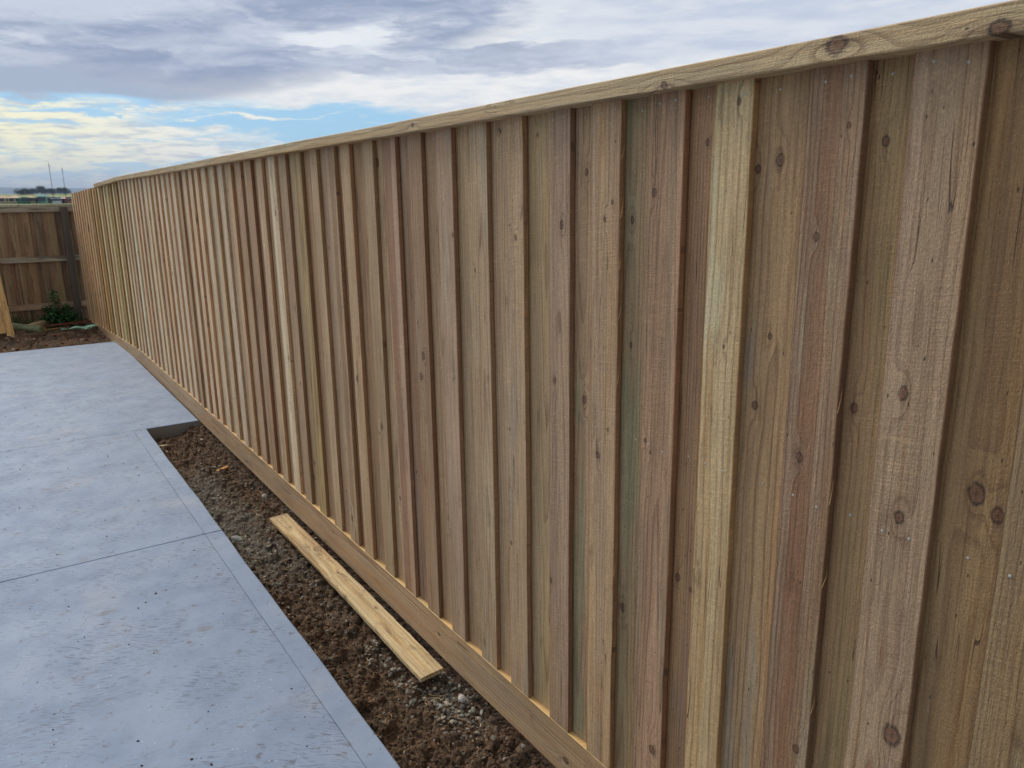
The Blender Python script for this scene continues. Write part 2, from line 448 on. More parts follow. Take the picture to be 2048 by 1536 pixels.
def big_ground():
    ys = [-60, -20, 0, 8, 14, 16, 25, 40, 70, 120, 200, 330, 600, 900, 1800, 3000, 5000]
    xs = [-2500, -900, -300, -120, -40, -12, 0, 12, 40, 120, 300, 900, 2500]
    V = [(x, y, ground_z(y)) for y in ys for x in xs]
    n = len(xs)
    F = [(j * n + i, j * n + i + 1, (j + 1) * n + i + 1, (j + 1) * n + i) for j in range(len(ys) - 1) for i in range(n - 1)]
    me = mesh_from('ground', V, F)
    mt, g = new_mat('field_grass')
    t = g.n('ShaderNodeTexCoord').outputs['Object']
    x, y, z = g.sep(t)
    n1 = g.noise(g.xyz(g.mul(x, 0.02), g.mul(y, 0.006), 0.0), 1.0, 4, 0.6)
    c = g.mix(g.ss(n1, 0.35, 0.6), lc(112, 128, 72), lc(150, 148, 96))
    n2 = g.noise(t, 1.3, 5, 0.6)
    soil = g.mix(g.ss(n2, 0.4, 0.6), lc(96, 66, 46), lc(120, 92, 66))
    c = g.mix(g.ss(y, 20.0, 60.0), soil, c)
    g.bsdf(c, 0.95, 0.1)
    tag(link('ground', me, mt), kind='structure')
big_ground()

# ---- far hills
def hills():
    V = []; F = []; n = 60
    rng = random.Random(5)
    for i in range(n + 1):
        a = R(-50 + 120 * i / n)
        d = 8200
        hgt = 128 + 14 * math.sin(i * 0.55) + 9 * math.sin(i * 1.3 + 1) + rng.uniform(-3, 3)
        for (dd, hh) in ((-2600, 0.22), (-900, 0.75), (0, 1.0), (900, 0.7), (1800, 0.0)):
            V.append(((d + dd) * math.sin(a), (d + dd) * math.cos(a), max(hh * hgt, 0) - (5 if hh == 0 else 0)))
    for i in range(n):
        for j in range(4):
            a = i * 5 + j; F.append((a, a + 1, a + 6, a + 5))
    me = mesh_from('hills', V, F, True)
    tag(link('hills', me, plain('hill_scrub', lc(84, 100, 84), 0.95, 0.1, 0.2, 0.004)), kind='structure')
hills()
# plain between the fields and the hills
def plain_sheet():
    me = mesh_from('plain', [(-9000, 4990, 50.0), (9000, 4990, 50.0), (9000, 9500, 60), (-9000, 9500, 60)], [(0, 1, 2, 3)])
    tag(link('far_plain', me, plain('plain_grass', lc(104, 116, 84), 0.95, 0.1, 0.2, 0.002)), kind='structure')
plain_sheet()

# ---- soil
def soil_mat():
    mt, g = new_mat('soil')
    t = g.n('ShaderNodeTexCoord').outputs['Object']
    n1 = g.noise(t, 5.0, 4, 0.6); n2 = g.noise(t, 60.0, 5, 0.65); n3 = g.noise(t, 330.0, 4, 0.7)
    c = g.mix(g.ss(n2, 0.35, 0.65), lc(76, 62, 49), lc(130, 107, 84))
    c = g.mix(g.ss(n1, 0.50, 0.66, 0.0, 0.6), c, lc(128, 94, 70))
    n4 = g.noise(g.mulv(t, (1.5, 1.0, 1.0)), 2.1, 4, 0.6)
    x, y, z = g.sep(t)
    gz = g.mul(g.ss(g.m('ABSOLUTE', g.sub(y, 4.4)), 1.15, 0.5), g.ss(g.add(n4, g.mul(g.sub(1.02, x), 1.6)), 0.34, 0.54))
    c = g.mix(g.mul(gz, 0.85), c, lc(124, 118, 106))
    c = g.mix(g.ss(n3, 0.4, 0.62, 0.0, 0.65), c, g.mix(1.0, c, (0.42, 0.40, 0.38), 'MULTIPLY'))
    sp = g.vor(t, 240.0)
    c = g.mix(g.mul(g.ss(sp, 0.17, 0.08), 0.7), c, lc(176, 150, 124))
    nr = g.bump(g.add(g.mul(n2, 0.8), g.mul(n3, 0.5)), 1.0, 0.008)
    g.bsdf(c, 0.95, 0.15, nr)
    return mt
M_SOIL = soil_mat()

def soil_sheet(name, x0, x1, ys, dx, base, amp, nb, seed, rmax=0.022):
    xs = np.arange(x0, x1 + dx / 2, dx); ys = np.array(ys)
    X, Y = np.meshgrid(xs, ys)
    Z = base(X, Y) + amp * (vnoise(X, Y, 3.0, seed) - 0.5) * 1.3 + amp * (vnoise(X, Y, 9, seed + 1) - 0.5) + amp * 0.5 * (vnoise(X, Y, 26, seed + 2) - 0.5) + amp * 0.3 * (vnoise(X, Y, 80, seed + 3) - 0.5)
    rs = np.random.RandomState(seed + 9)
    for _ in range(nb):
        cx = rs.uniform(x0, x1); cy = ys[0] + (ys[-1] - ys[0]) * rs.rand() ** 1.4
        r = 0.004 + (rmax - 0.004) * rs.rand() ** 3
        if r < (ys[1] - ys[0]) * 1.2: r = r + 0.004
        i0, i1 = np.searchsorted(xs, [cx - r, cx + r]); j0, j1 = np.searchsorted(ys, [cy - r, cy + r])
        if i1 <= i0 or j1 <= j0: continue
        sx = X[j0:j1, i0:i1] - cx; sy = Y[j0:j1, i0:i1] - cy
        d = 1 - (sx * sx + sy * sy) / (r * r)
        zc = Z[min(j0, len(ys) - 1), min(i0, len(xs) - 1)]
        bump_ = np.where(d > 0, zc + r * 0.75 * np.sqrt(np.maximum(d, 0)), -9)
        Z[j0:j1, i0:i1] = np.maximum(Z[j0:j1, i0:i1], np.minimum(bump_, base(cx, cy) + amp * 2.2))
    n = len(xs); m = len(ys)
    V = np.stack([X.ravel(), Y.ravel(), Z.ravel()], 1)
    idx = np.arange(n * m).reshape(m, n)
    Fq = np.stack([idx[:-1, :-1].ravel(), idx[:-1, 1:].ravel(), idx[1:, 1:].ravel(), idx[1:, :-1].ravel()], 1)
    me = bpy.data.meshes.new(name)
    me.from_pydata(V.tolist(), [], Fq.tolist()); me.update()
    me.polygons.foreach_set('use_smooth', [True] * len(me.polygons))
    tag(link(name, me, M_SOIL), kind='structure')
    def hz(x, y):
        i = int(np.clip(np.searchsorted(xs, x), 0, n - 1)); j = int(np.clip(np.searchsorted(ys, y), 0, m - 1))
        return float(Z[j, i])
    return hz
def sbase(X, Y):
    return -0.088 + 0.010 * np.clip((np.asarray(Y) - 4.5) / 1.6, 0, 1) - 0.045 * np.clip((np.asarray(Y) - 6.02) / 0.35, 0, 1) * np.clip((1.15 - np.asarray(X)) / 0.12, 0, 1) + 0.012 * np.sin(np.asarray(Y) * 2.3) + 0.02 * (np.asarray(X) - 1.04)
ys = [-0.8]
while ys[-1] < 6.5: ys.append(ys[-1] + max(0.0045, 0.0032 * max(ys[-1], 0.0) * 0.6) if ys[-1] > 0.7 else ys[-1] + 0.03)
soil_z = soil_sheet('soil_strip', 0.80, 1.42, ys, 0.0048, sbase, 0.018, 9000, 11)
ys = [10.862]
while ys[-1] < 14.2: ys.append(ys[-1] + 0.03)
soil2_z = soil_sheet('soil_bed', -6.0, 1.9, ys, 0.03, lambda X, Y: -0.02 - 0.05 * np.exp(-((np.asarray(Y) - 10.86) ** 2) / 0.01) + 0 * np.asarray(X), 0.035, 1500, 31, 0.10)

# ---- concrete slab: three panels parted by saw cuts
def slab():
    bm = bmesh.new()
    lay = bm.verts.layers
    EX = 0.843
    def panel(x0, x1, y0, y1, skew0, skew1, wobx=False, rng=random.Random(3)):
        # outline with a slightly wandering fence-side edge
        n = int((y1 - y0) / 0.12) + 1
        right = []
        for i in range(n + 1):
            y = y0 + (y1 - y0) * i / n
            dxx = (0.0022 * math.sin(y * 3.1) + 0.0014 * math.sin(y * 9.7 + 1)) if wobx else 0
            right.append((x1 + dxx, y + (skew0 if i == 0 else (skew1 if i == n else 0)) * 0))
        b = 0.004
        rings = []
        for (ins, z) in ((0.0, -0.13), (0.0, -b), (b * 0.35, -b * 0.35), (b * 1.2, 0.0)):
            ring = []
            ring.append((x0, y0 + ins, z))
            for (x, y) in right:
                yy = min(max(y, y0 + ins), y1 - ins)
                ring.append((x - ins, yy, z))
            ring.append((x0, y1 - ins, z))
            rings.append([bm.verts.new(v) for v in ring])
        for a, c in zip(rings[:-1], rings[1:]):
            for k in range(len(a)):
                k2 = (k + 1) % len(a)
                bm.faces.new((a[k], a[k2], c[k2], c[k]))
        bm.faces.new(rings[-1])
    G = 0.0016
    panel(-9, EX, -3.5, 4.085 - G, 0, 0, True)
    panel(-9, EX, 4.085 + G, 6.40, 0, 0, True)
    panel(-9, 1.234, 6.402, 10.86, 0, 0)
    # dark filler at the bottom of the saw cut
    bmesh.ops.recalc_face_normals(bm, faces=bm.faces)
    me = bpy.data.meshes.new('concrete_slab'); bm.to_mesh(me); bm.free()
    mt, g = new_mat('concrete')
    t = g.n('ShaderNodeTexCoord').outputs['Object']
    x, y, z = g.sep(t)
    n1 = g.noise(t, 1.1, 5, 0.6); n2 = g.noise(t, 5.5, 5, 0.62); n3 = g.noise(t, 420.0, 3, 0.7)
    c = g.mix(g.ss(n1, 0.32, 0.68), lc(132, 148, 171), lc(142, 157, 177))
    warm = g.noise(g.addv(t, (7.0, 3.0, 0.0)), 2.0, 4, 0.6)
    c = g.mix(g.ss(warm, 0.55, 0.74, 0.0, 0.4), c, lc(168, 166, 170))
    c = g.mix(g.ss(n2, 0.42, 0.68, 0.0, 0.35), c, lc(116, 132, 156))
    # trowelled border beside the garden strip
    bord = g.mul(g.ss(x, 0.752, 0.756), g.mul(g.ss(y, 6.408, 6.40), g.ss(x, 0.86, 0.85)))
    line = g.mul(g.ss(g.m('ABSOLUTE', g.sub(g.add(x, g.mul(g.sub(g.noise(g.xyz(0.0, g.mul(y, 2.0), 0.0), 1.0, 2, 0.5), 0.5), 0.006)), 0.7545)), 0.0020, 0.0006), g.ss(y, 6.41, 6.40))
    inner = g.sub(1.0, bord)
    # broom strokes, swirling, patchy
    sw = g.add(g.mul(x, 0.55), g.add(y, g.mul(g.noise(t, 1.6, 2, 0.5), 0.35)))
    br = g.noise(g.xyz(g.mul(sw, 115.0), g.mul(g.sub(x, g.mul(y, 0.5)), 17.0), 0.0), 1.0, 3, 0.65)
    pat = g.ss(g.noise(g.addv(t, (3.0, 9.0, 0.0)), 3.0, 4, 0.6), 0.38, 0.60)
    pat = g.mul(pat, inner)
    c = g.mix(g.mul(g.ss(br, 0.52, 0.64), g.mul(pat, 0.75)), c, lc(92, 98, 112))
    # brown smears of soil
    sm = g.noise(g.xyz(g.mul(x, 7.0), g.mul(y, 13.0), 2.0), 1.0, 6, 0.68)
    smm = g.mul(g.ss(sm, 0.585, 0.67), g.ss(g.noise(t, 0.9, 3, 0.5), 0.38, 0.56))
    c = g.mix(g.mul(smm, 0.5), c, lc(122, 114, 102))
    sm2 = g.noise(g.addv(t, (1.0, 5.0, 0.0)), 17.0, 5, 0.7)
    c = g.mix(g.mul(g.mul(g.ss(sm2, 0.57, 0.68), g.ss(br, 0.4, 0.56)), 0.75), c, lc(90, 76, 60))
    # pits and grit
    def specks(scale, r0, r1, keep, colr, amt, off):
        v_ = g.vor(g.addv(t, off), scale)
        rnd = g.n('ShaderNodeTexVoronoi', voronoi_dimensions='3D', feature='F1')
        g.link(g.addv(t, off), rnd.inputs['Vector']); rnd.inputs['Scale'].default_value = scale
        rr = g.sep(rnd.outputs['Color'])[0]
        return g.mul(g.mul(g.ss(v_, r1, r0), g.m('GREATER_THAN', rr, keep)), amt)
    s1 = specks(38.0, 0.06, 0.12, 0.80, None, 0.85, (0.0, 0.0, 0.0))
    s2 = specks(13.0, 0.03, 0.055, 0.62, None, 0.9, (4.0, 1.0, 0.0))
    s3 = specks(60.0, 0.08, 0.15, 0.86, None, 0.7, (2.0, 6.0, 0.0))
    c = g.mix(s1, c, lc(58, 56, 58)); c = g.mix(s2, c, lc(40, 40, 46)); c = g.mix(s3, c, lc(226, 228, 232))
    c = g.mix(g.ss(n3, 0.4, 0.75, 0.0, 0.22), c, lc(112, 122, 142))
    c = g.mix(g.mul(g.mul(line, g.ss(n2, 0.38, 0.55)), 0.42), c, lc(84, 88, 98))
    # sides of the slab: rougher, greyer formed face
    side = g.ss(z, -0.004, -0.010)
    c = g.mix(side, c, g.mix(n2, lc(126, 122, 112), lc(150, 146, 136)))
    h = g.add(g.mul(br, g.mul(pat, 1.1)), g.add(g.mul(n3, 0.4), g.sub(g.mul(n2, 1.4), g.mul(line, 0.7))))
    h = g.sub(h, g.mul(g.add(s1, s2), 1.2))
    nr = g.bump(h, 0.8, 0.0036)
    g.bsdf(c, g.lin(n2, 0.3, 0.7, 0.55, 0.72), 0.45, nr)
    tag(link('concrete_slab', me, mt), kind='structure')
slab()

# ================================================================== FENCES
def path_x(y):
    """how far the paling face stands off: straight, then easing in at the far end"""
    if y < 9.0: return 1.25
    t = min((y - 9.0) / 3.9, 1.2); return 1.25 - 0.135 * t ** 1.25
def path_dz(y):
    if y < 9.0: return 0.0
    return -0.10 * min((y - 9.0) / 3.9, 1.2)

def jit(rng, c, s=0.06):
    k = 1 + rng.uniform(-s, s)
    return tuple(min(0.9, x * k * (1 + rng.uniform(-s, s) * 0.5)) for x in c)

GREY_G = lc(150, 158, 132); GREY = lc(160, 152, 142); GREEN = lc(122, 140, 112)
TANS = [lc(184, 154, 122), lc(178, 148, 120), lc(190, 164, 134), lc(172, 144, 118), lc(182, 158, 130), lc(170, 138, 110), lc(186, 158, 138)]
FARS = [lc(206, 190, 168), lc(200, 184, 162), lc(196, 178, 158), lc(208, 196, 176), lc(194, 180, 164)]  # paler tones: brighter light down the fence painted into the far boards
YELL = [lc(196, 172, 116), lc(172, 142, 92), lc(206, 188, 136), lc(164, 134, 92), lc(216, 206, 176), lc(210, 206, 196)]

# near edge of each front board (m along the fence, from the camera's foot) and its width
FRONT = [(0.205, 0.100), (0.409, 0.098), (0.611, 0.112), (0.801, 0.110), (1.030, 0.099), (1.207, 0.108), (1.401, 0.103), (1.591, 0.093), (1.797, 0.100)]
y = 1.984
FR = random.Random(77)
for v_ in (1.587, 1.755, 1.912, 2.069, 2.23, 2.401, 2.533, 2.696, 2.864, 3.031, 3.177, 3.338, 3.499, 3.66, 3.82, 3.983, 4.142, 4.324, 4.497, 4.644, 4.799, 4.964, 5.116, 5.277, 5.442, 5.605, 5.766, 5.944, 6.093, 6.291, 6.455, 6.616, 6.80, 6.97):
    FRONT.append((v_ * 1.25, FR.uniform(0.096, 0.101)))
while FRONT[-1][0] < 12.55:
    FRONT.append((FRONT[-1][0] + 0.2 + FR.uniform(-0.006, 0.006), 0.098))
FRONT = [(-0.19, 0.1), (0.005, 0.1)] + FRONT
# figures of the near boards: (colour a, colour b, tint, pith, freq, heart)
NEARF = {
 2: (lc(150, 142, 118), lc(140, 124, 92), GREEN, None, 120, 0.0),
 3: (lc(140, 116, 88), lc(150, 128, 94), lc(120, 110, 84), None, 120, 0.0),
 4: (lc(172, 148, 124), lc(162, 138, 114), lc(150, 122, 92), (0.004, 0.012, 0.012), 55, 0.014),
 5: (lc(160, 134, 112), lc(148, 118, 94), lc(156, 150, 128), (0.008, 0.011, 0.001), 95, 0.0195),
 6: (lc(200, 180, 138), lc(192, 164, 122), lc(196, 200, 172), (0.12, 0.04, 0.0), 60, 0.0),
 7: (lc(184, 148, 122), lc(164, 130, 104), lc(142, 128, 108), (-0.01, 0.022, 0.014), 100, 0.0),
 8: (lc(190, 160, 124), lc(176, 150, 126), lc(186, 140, 92), (0.03, 0.03, 0.01), 130, 0.0),
 9: (lc(176, 150, 128), lc(164, 138, 118), lc(160, 144, 122), (0.0, 0.016, 0.016), 95, 0.0),
 10: (lc(192, 166, 138), lc(180, 152, 122), lc(160, 152, 142), (0.0, 0.03, -0.012), 160, 0.0),
 11: (lc(186, 162, 134), lc(176, 150, 118), lc(176, 166, 146), None, 140, 0.0),
 12: (lc(184, 156, 134), lc(172, 148, 128), lc(180, 176, 160), None, 150, 0.0),
}
NEARF[19] = (lc(192, 166, 112), lc(158, 132, 86), lc(122, 102, 68), (0.0, 0.03, 0.01), 120, 0.0)
NEARB = {
 2: (lc(160, 134, 98), lc(148, 120, 86), lc(136, 116, 84), None, 90, 0.0),
 3: (lc(160, 128, 86), lc(148, 116, 76), lc(134, 110, 74), (0.0, 0.05, 0.0), 60, 0.0),
 4: (lc(160, 134, 92), lc(166, 130, 92), lc(136, 124, 84), (0.08, 0.04, 0.0), 90, 0.0),
 5: (lc(176, 144, 106), lc(170, 138, 100), lc(150, 144, 132), (-0.01, 0.012, 0.014), 75, 0.0),
 6: (lc(164, 128, 98), lc(176, 136, 96), lc(150, 130, 116), (0.1, 0.02, 0.0), 120, 0.0),
 7: (lc(158, 138, 104), lc(148, 130, 98), lc(128, 138, 106), (0.02, 0.03, 0.01), 110, 0.0),
 8: (lc(184, 156, 128), lc(176, 146, 114), lc(138, 148, 116), None, 120, 0.0),
 9: (lc(184, 162, 122), lc(178, 152, 118), lc(170, 150, 120), None, 150, 0.0),
}
KF = [(0.684, 1.388, 0.010), (0.668, 1.169, 0.010), (0.637, 0.752, 0.017), (0.828, 1.83, 0.004), (0.874, 1.641, 0.006), (0.874, 1.222, 0.008), (0.828, 0.597, 0.008), (1.065, 1.893, 0.006), (1.072, 1.41, 0.004), (1.292, 1.724, 0.007), (1.298, 1.147, 0.005), (1.28, 1.121, 0.004), (1.427, 1.703, 0.005), (1.455, 1.664, 0.006), (1.431, 1.14, 0.005), (1.471, 1.062, 0.007), (1.626, 1.647, 0.008), (1.657, 1.228, 0.007), (1.677, 0.616, 0.008), (1.839, 1.607, 0.007), (1.869, 1.641, 0.003), (1.884, 1.031, 0.004), (1.885, 0.656, 0.006), (2.067, 1.5, 0.005), (2.201, 1.603, 0.005), (1.239, 0.322, 0.010), (1.024, 0.491, 0.007)]
KB = [(0.554, 1.245, 0.013), (0.519, 1.219, 0.010), (0.77, 1.801, 0.007), (0.781, 1.339, 0.008), (0.975, 1.78, 0.009), (1.024, 1.765, 0.007), (0.973, 1.443, 0.006), (0.998, 1.297, 0.007), (0.963, 1.292, 0.009), (1.156, 1.823, 0.006), (1.192, 0.826, 0.007), (1.148, 0.812, 0.005), (1.378, 1.663, 0.007), (1.373, 1.366, 0.005), (1.381, 0.658, 0.009), (1.551, 1.776, 0.007), (1.551, 1.191, 0.009), (1.938, 1.905, 0.007), (1.756, 1.879, 0.006), (1.987, 1.274, 0.005)]

PB, PT = 0.147, 1.945     # foot and head of the palings
T_F = 0.0155
M_NAIL = plain('galvanised_steel', (0.50, 0.48, 0.41), 0.6, 0.4, 0.3, 400.0, metal=0.3)

def nail_mesh():
    bm = bmesh.new()
    bmesh.ops.create_uvsphere(bm, u_segments=10, v_segments=6, radius=0.0027)
    for v in bm.verts: v.co.x *= 0.35
    me = bpy.data.meshes.new('nail'); bm.to_mesh(me); bm.free(); me.materials.append(M_NAIL)
    me.polygons.foreach_set('use_smooth', [True] * len(me.polygons))
    return me
NAIL = nail_mesh()
M_SPLINTER = plain('splinter_wood', lc(214, 178, 124), 0.9, 0.2, 0.2, 300.0)

def splinter(parent, y, z, ln, ang, x, side=-1):
    c = bmesh.new()
    n = 5; rings = []
    for i in range(n):
        t = i / (n - 1); r = 0.0007 * (1 - t * 0.85)
        bend = 0.15 * t * t * ln
        px = -bend; py = side * math.sin(ang) * ln * t; pz = math.cos(ang) * ln * t
        rings.append([c.verts.new((px + r * math.cos(k * 2.094), py + r * math.sin(k * 2.094), pz)) for k in range(3)])
    for a, b in zip(rings[:-1], rings[1:]):
        for k in range(3): c.faces.new((a[k], a[(k + 1) % 3], b[(k + 1) % 3], b[k]))
    me = bpy.data.meshes.new('splinter'); c.to_mesh(me); c.free()
    return link('splinter', me, M_SPLINTER, parent, (x, y, z))

def paling(parent, yc, width, front, idx, rng, spec=None, knots=(), zt=None, zb=None):
    x = path_x(yc) + (T_F / 2 if front else T_F * 1.5 + 0.0012) + rng.uniform(-0.0008, 0.0008)
    dz = path_dz(yc)
    zb = PB + dz if zb is None else zb
    zt = PT + dz if zt is None else zt
    L = zt - zb
    near = yc < 2.2
    lean = rng.uniform(-0.0016, 0.0016)
    me = timber_mesh('paling', width, T_F, L,
                     fn=lambda u, v, w_: (w_, u + lean * v, v), seg=0.05 if near else 0.25,
                     bev=0.0012, wob=0.0009 if near else 0.0015, rng=rng, cup=rng.uniform(-0.0012, 0.0012))
    o = link('paling', me, M_TIMBER, parent, (x, yc, zb))
    if spec:
        a, b, t, pith, fq, ht = spec
        a, b, t = calm(a), calm(b), calm(t, 0.25)
        figure(o, rng, a, b, t, knots, fq, ht, pith, edge=width / 2, k=1.02)
    else:
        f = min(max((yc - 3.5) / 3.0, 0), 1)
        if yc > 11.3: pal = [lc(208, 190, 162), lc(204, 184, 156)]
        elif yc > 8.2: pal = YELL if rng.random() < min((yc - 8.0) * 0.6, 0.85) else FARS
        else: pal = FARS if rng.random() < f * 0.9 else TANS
        a = jit(rng, rng.choice(pal), 0.07)
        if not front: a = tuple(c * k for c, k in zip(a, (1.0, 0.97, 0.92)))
        t = rng.choice([GREY_G, GREY, lc(178, 142, 106), lc(180, 152, 126), a, a])
        t = tuple((p_ + q_) / 2 for p_, q_ in zip(t, a))
        b = tuple(p_ * q_ for p_, q_ in zip(a, rng.choice([(0.92, 0.84, 0.76), (0.86, 0.84, 0.84), (1.0, 0.92, 0.82), (0.84, 0.8, 0.72)])))
        a, b, t = calm(a), calm(b), calm(t)
        kn = list(knots) or rand_knots(rng, width, L, rng.choice([0, 0, 1, 1, 2]))
        figure(o, rng, a, b, t, kn, edge=width / 2, k=1.03 + 0.26 * min(max((yc - 2.5) / 3.5, 0), 1))  # k climbs with distance, putting the lighter far stretch's light into board colour
    return o

def nails_on(o, yc, front, rng, rows=((1.908, 2), (1.138, 2))):
    for z, n in rows:
        for k in range(n):
            yy = (0.024 if k else -0.024) + rng.uniform(-0.006, 0.006)
            if not front: yy = rng.uniform(-0.012, 0.012)
            if not front and k: continue
            link('nail', NAIL, None, o, (-T_F / 2 - 0.0003, yy, z - PB + rng.uniform(-0.006, 0.006)))

YSPLIT = 10.42
fence = empty('paling_fence', (1.25, 0, 0))
tag(fence, 'tall new treated pine lapped paling fence with timber capping, along the right side', 'fence')
fence2 = empty('paling_fence', (1.25, YSPLIT, 0))
tag(fence2, 'far end stretch of the new pine fence without capping, by the dark corner post', 'fence')
fence['group'] = fence2['group'] = 'new pine paling fence stretches'

def local(o, parent):
    o.location = Vector(o.location) - Vector(parent.location)

rng = random.Random(2024)
for i, (yn, wd) in enumerate(FRONT):
    yc = yn + wd / 2
    par = fence if yc < YSPLIT else fence2
    kn = [(ky - yc, kz - PB, kr * 0.85) for ky, kz, kr in KF if yn - 0.004 < ky < yn + wd + 0.004][:4]
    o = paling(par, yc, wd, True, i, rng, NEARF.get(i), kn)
    local(o, par)
    if yc < 2.4 and i >= 2: nails_on(o, yc, True, rng)
    if i == 8:
        for (zz, ln, an) in ((0.60, 0.05, 0.25), (1.12, 0.05, 0.3), (1.28, 0.04, 0.4), (1.40, 0.045, 0.2), (1.52, 0.05, 0.35), (1.655, 0.035, 0.5)):
            splinter(o, -wd / 2, zz, ln, an, -T_F / 2 - 0.0003)
    if i == 5:
        for (zz, ln, an) in ((0.55, 0.05, 0.2), (0.83, 0.045, 0.3), (1.0, 0.06, 0.15), (1.18, 0.05, 0.2)):
            splinter(o, -wd / 2, zz, ln, an, -T_F / 2 - 0.0003)
# back palings bridge the gaps: centre midway between two front boards
for i in range(len(FRONT)):
    a0 = FRONT[i][0] + FRONT[i][1]
    b0 = FRONT[i + 1][0] if i + 1 < len(FRONT) else a0 + 0.1
    wd = (b0 - a0) + FR.uniform(0.030, 0.040)
    yc = (a0 + b0) / 2 + FR.uniform(-0.004, 0.004)
    if yc > 12.8: continue
    par = fence if yc < YSPLIT else fence2
    kn = [(ky - yc, kz - PB, kr * 0.85) for ky, kz, kr in KB if abs(ky - yc) < wd / 2][:4]
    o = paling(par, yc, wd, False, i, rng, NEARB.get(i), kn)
    local(o, par)
    if yc < 2.4 and i >= 2: nails_on(o, yc, False, rng)

# cap: two lengths on the capped stretch
def run_timber(name, parent, y0, y1, xoff, width_z, thick_x, zc, rng, mat, tones, knots=(), wob=0.0008, flat=False, **kw):
    """timber running along the fence: u = height, v = along, w = through"""
    def fn(u, v, w_):
        yy = y0 + v
        return (path_x(yy) + xoff + w_ - parent.location.x, yy - parent.location.y, zc + path_dz(yy) + u)
    me = timber_mesh(name, width_z, thick_x, y1 - y0, fn=fn, seg=0.15, bev=0.002, wob=wob, rng=rng)
    o = link(name, me, mat, parent)
    figure(o, rng, *tones, knots=knots, **kw)
    return o
for (a, b, kn) in ((-0.6, 5.205, [(0.005, 1.436, 0.014), (-0.012, 1.182, 0.010), (-0.012, 1.83, 0.008), (0.0, 2.97, 0.006)]), (5.208, YSPLIT + 0.12, [(0.0, 0.9, 0.008), (0.005, 2.6, 0.007)])):
    run_timber('capping', fence, a, b, 0.020, 0.040, 0.120, 1.950, rng, M_TIMBER,
               (lc(192, 172, 138), lc(186, 160, 122), lc(178, 164, 132)), kn, freq=55, heart=0.0, pith=(0.3, 0.3, 0.0), k=1.05)
# plinth boards under the palings
pj = [-0.6, 4.93, 5.32, 6.36, 8.7, YSPLIT, 12.86]
for a, b in zip(pj[:-1], pj[1:]):
    par = fence if b <= YSPLIT + 0.01 else fence2
    kn = {0: [(0.01, 3.0, 0.007), (-0.02, 2.2, 0.009), (0.03, 4.1, 0.005)]}.get(pj.index(a), rand_knots(rng, 0.15, b - a, 2))
    run_timber('plinth', par, a + 0.001, b - 0.001, 0.0165, 0.162, 0.036, 0.066 - 0.0002, rng, M_TIMBER,
               (lc(184, 158, 128), lc(176, 146, 114), lc(164, 146, 124)), kn, freq=rng.uniform(60, 90), heart=0.0, pith=(0.06, 0.03, 0.012 / max(1, b - a)), k=1.02, edge=0.081, te=lc(232, 204, 140))

def plinth_nails(par):
    for yy in (1.35, 1.40, 2.58, 2.62, 3.80, 3.84):
        for zz in (0.035, 0.105):
            link('nail', NAIL, None, par, (path_x(yy) - 0.0019 - par.location.x, yy + (zz - 0.07) * 0.1, zz))
plinth_nails(fence)

# hidden carcass seen only from the far side and through the gaps: rails and posts
for par, a, b in ((fence, -0.6, YSPLIT), (fence2, YSPLIT, 12.8)):
    for z in (0.37, 1.138, 1.88):
        run_timber('rail', par, a, b - 0.002, 0.052, 0.070, 0.036, z, rng, M_TIMBER, (lc(170, 144, 108), lc(160, 134, 98), None))

# ---- back fence: old weathered, seen from its rail side
BY = 13.1
bf = empty('paling_fence', (-1.5, BY, 0))
tag(bf, 'old weathered brown paling fence with grey rails and cap across the far end', 'fence')
rb = random.Random(8)
def old(o, a, b=None, **kw):
    figure(o, rb, jit(rb, a, 0.12), b, lc(96, 80, 62), rand_knots(rb, 0.1, 1.5, rb.choice([0, 0, 1])), freq=rb.uniform(60, 120), heart=0.0, k=1.15, **kw)
x = -5.2
while x < 1.62:
    wd = 0.1
    dpt = 0.0 if int(round(x / 0.075)) % 2 else 0.016
    L = 1.64
    me = timber_mesh('paling', wd, 0.014, L, fn=lambda u, v, w_: (u, w_, v), seg=0.4, rng=rb, wob=0.002)
    o = link('paling', me, M_OLD, bf, (x + 1.5, 0.034 + dpt, 0.03))
    old(o, rb.choice([lc(166, 140, 108), lc(152, 126, 98), lc(172, 148, 116), lc(142, 116, 92)]))
    x += 0.0785
for z, hgt, tone in ((1.636, 0.075, lc(172, 162, 146)), (0.937, 0.075, lc(182, 168, 146)), (0.262, 0.080, lc(174, 154, 128))):
    me = timber_mesh('rail', hgt, 0.05, 6.9, fn=lambda u, v, w_: (v, w_, u), seg=0.4, rng=rb, wob=0.001, bev=0.003)
    o = link('rail', me, M_OLD, bf, (-3.75, 0.0, z)); old(o, tone)
me = timber_mesh('capping', 0.13, 0.030, 6.9, fn=lambda u, v, w_: (v, u, w_), seg=0.4, rng=rb, bev=0.003)
o = link('capping', me, M_OLD, bf, (-3.75, 0.025, 1.690)); old(o, lc(196, 190, 172), lc(180, 176, 160))
me = timber_mesh('plinth', 0.15, 0.025, 6.9, fn=lambda u, v, w_: (v, w_, u), seg=0.4, rng=rb, wob=0.002)
o = link('plinth', me, M_OLD, bf, (-3.75, 0.06, 0.0)); old(o, lc(104, 92, 64))
for px_ in (1.018, -1.40, -3.8):
    me = timber_mesh('post', 0.095, 0.09, 1.74, fn=lambda u, v, w_: (u, w_, v), seg=0.4, rng=rb, bev=0.004)
    o = link('post', me, M_OLD, bf, (px_ + 1.5, -0.075, -0.08)); old(o, lc(92, 84, 74), lc(80, 74, 66))

# ================================================================== LOOSE THINGS
rl = random.Random(31)
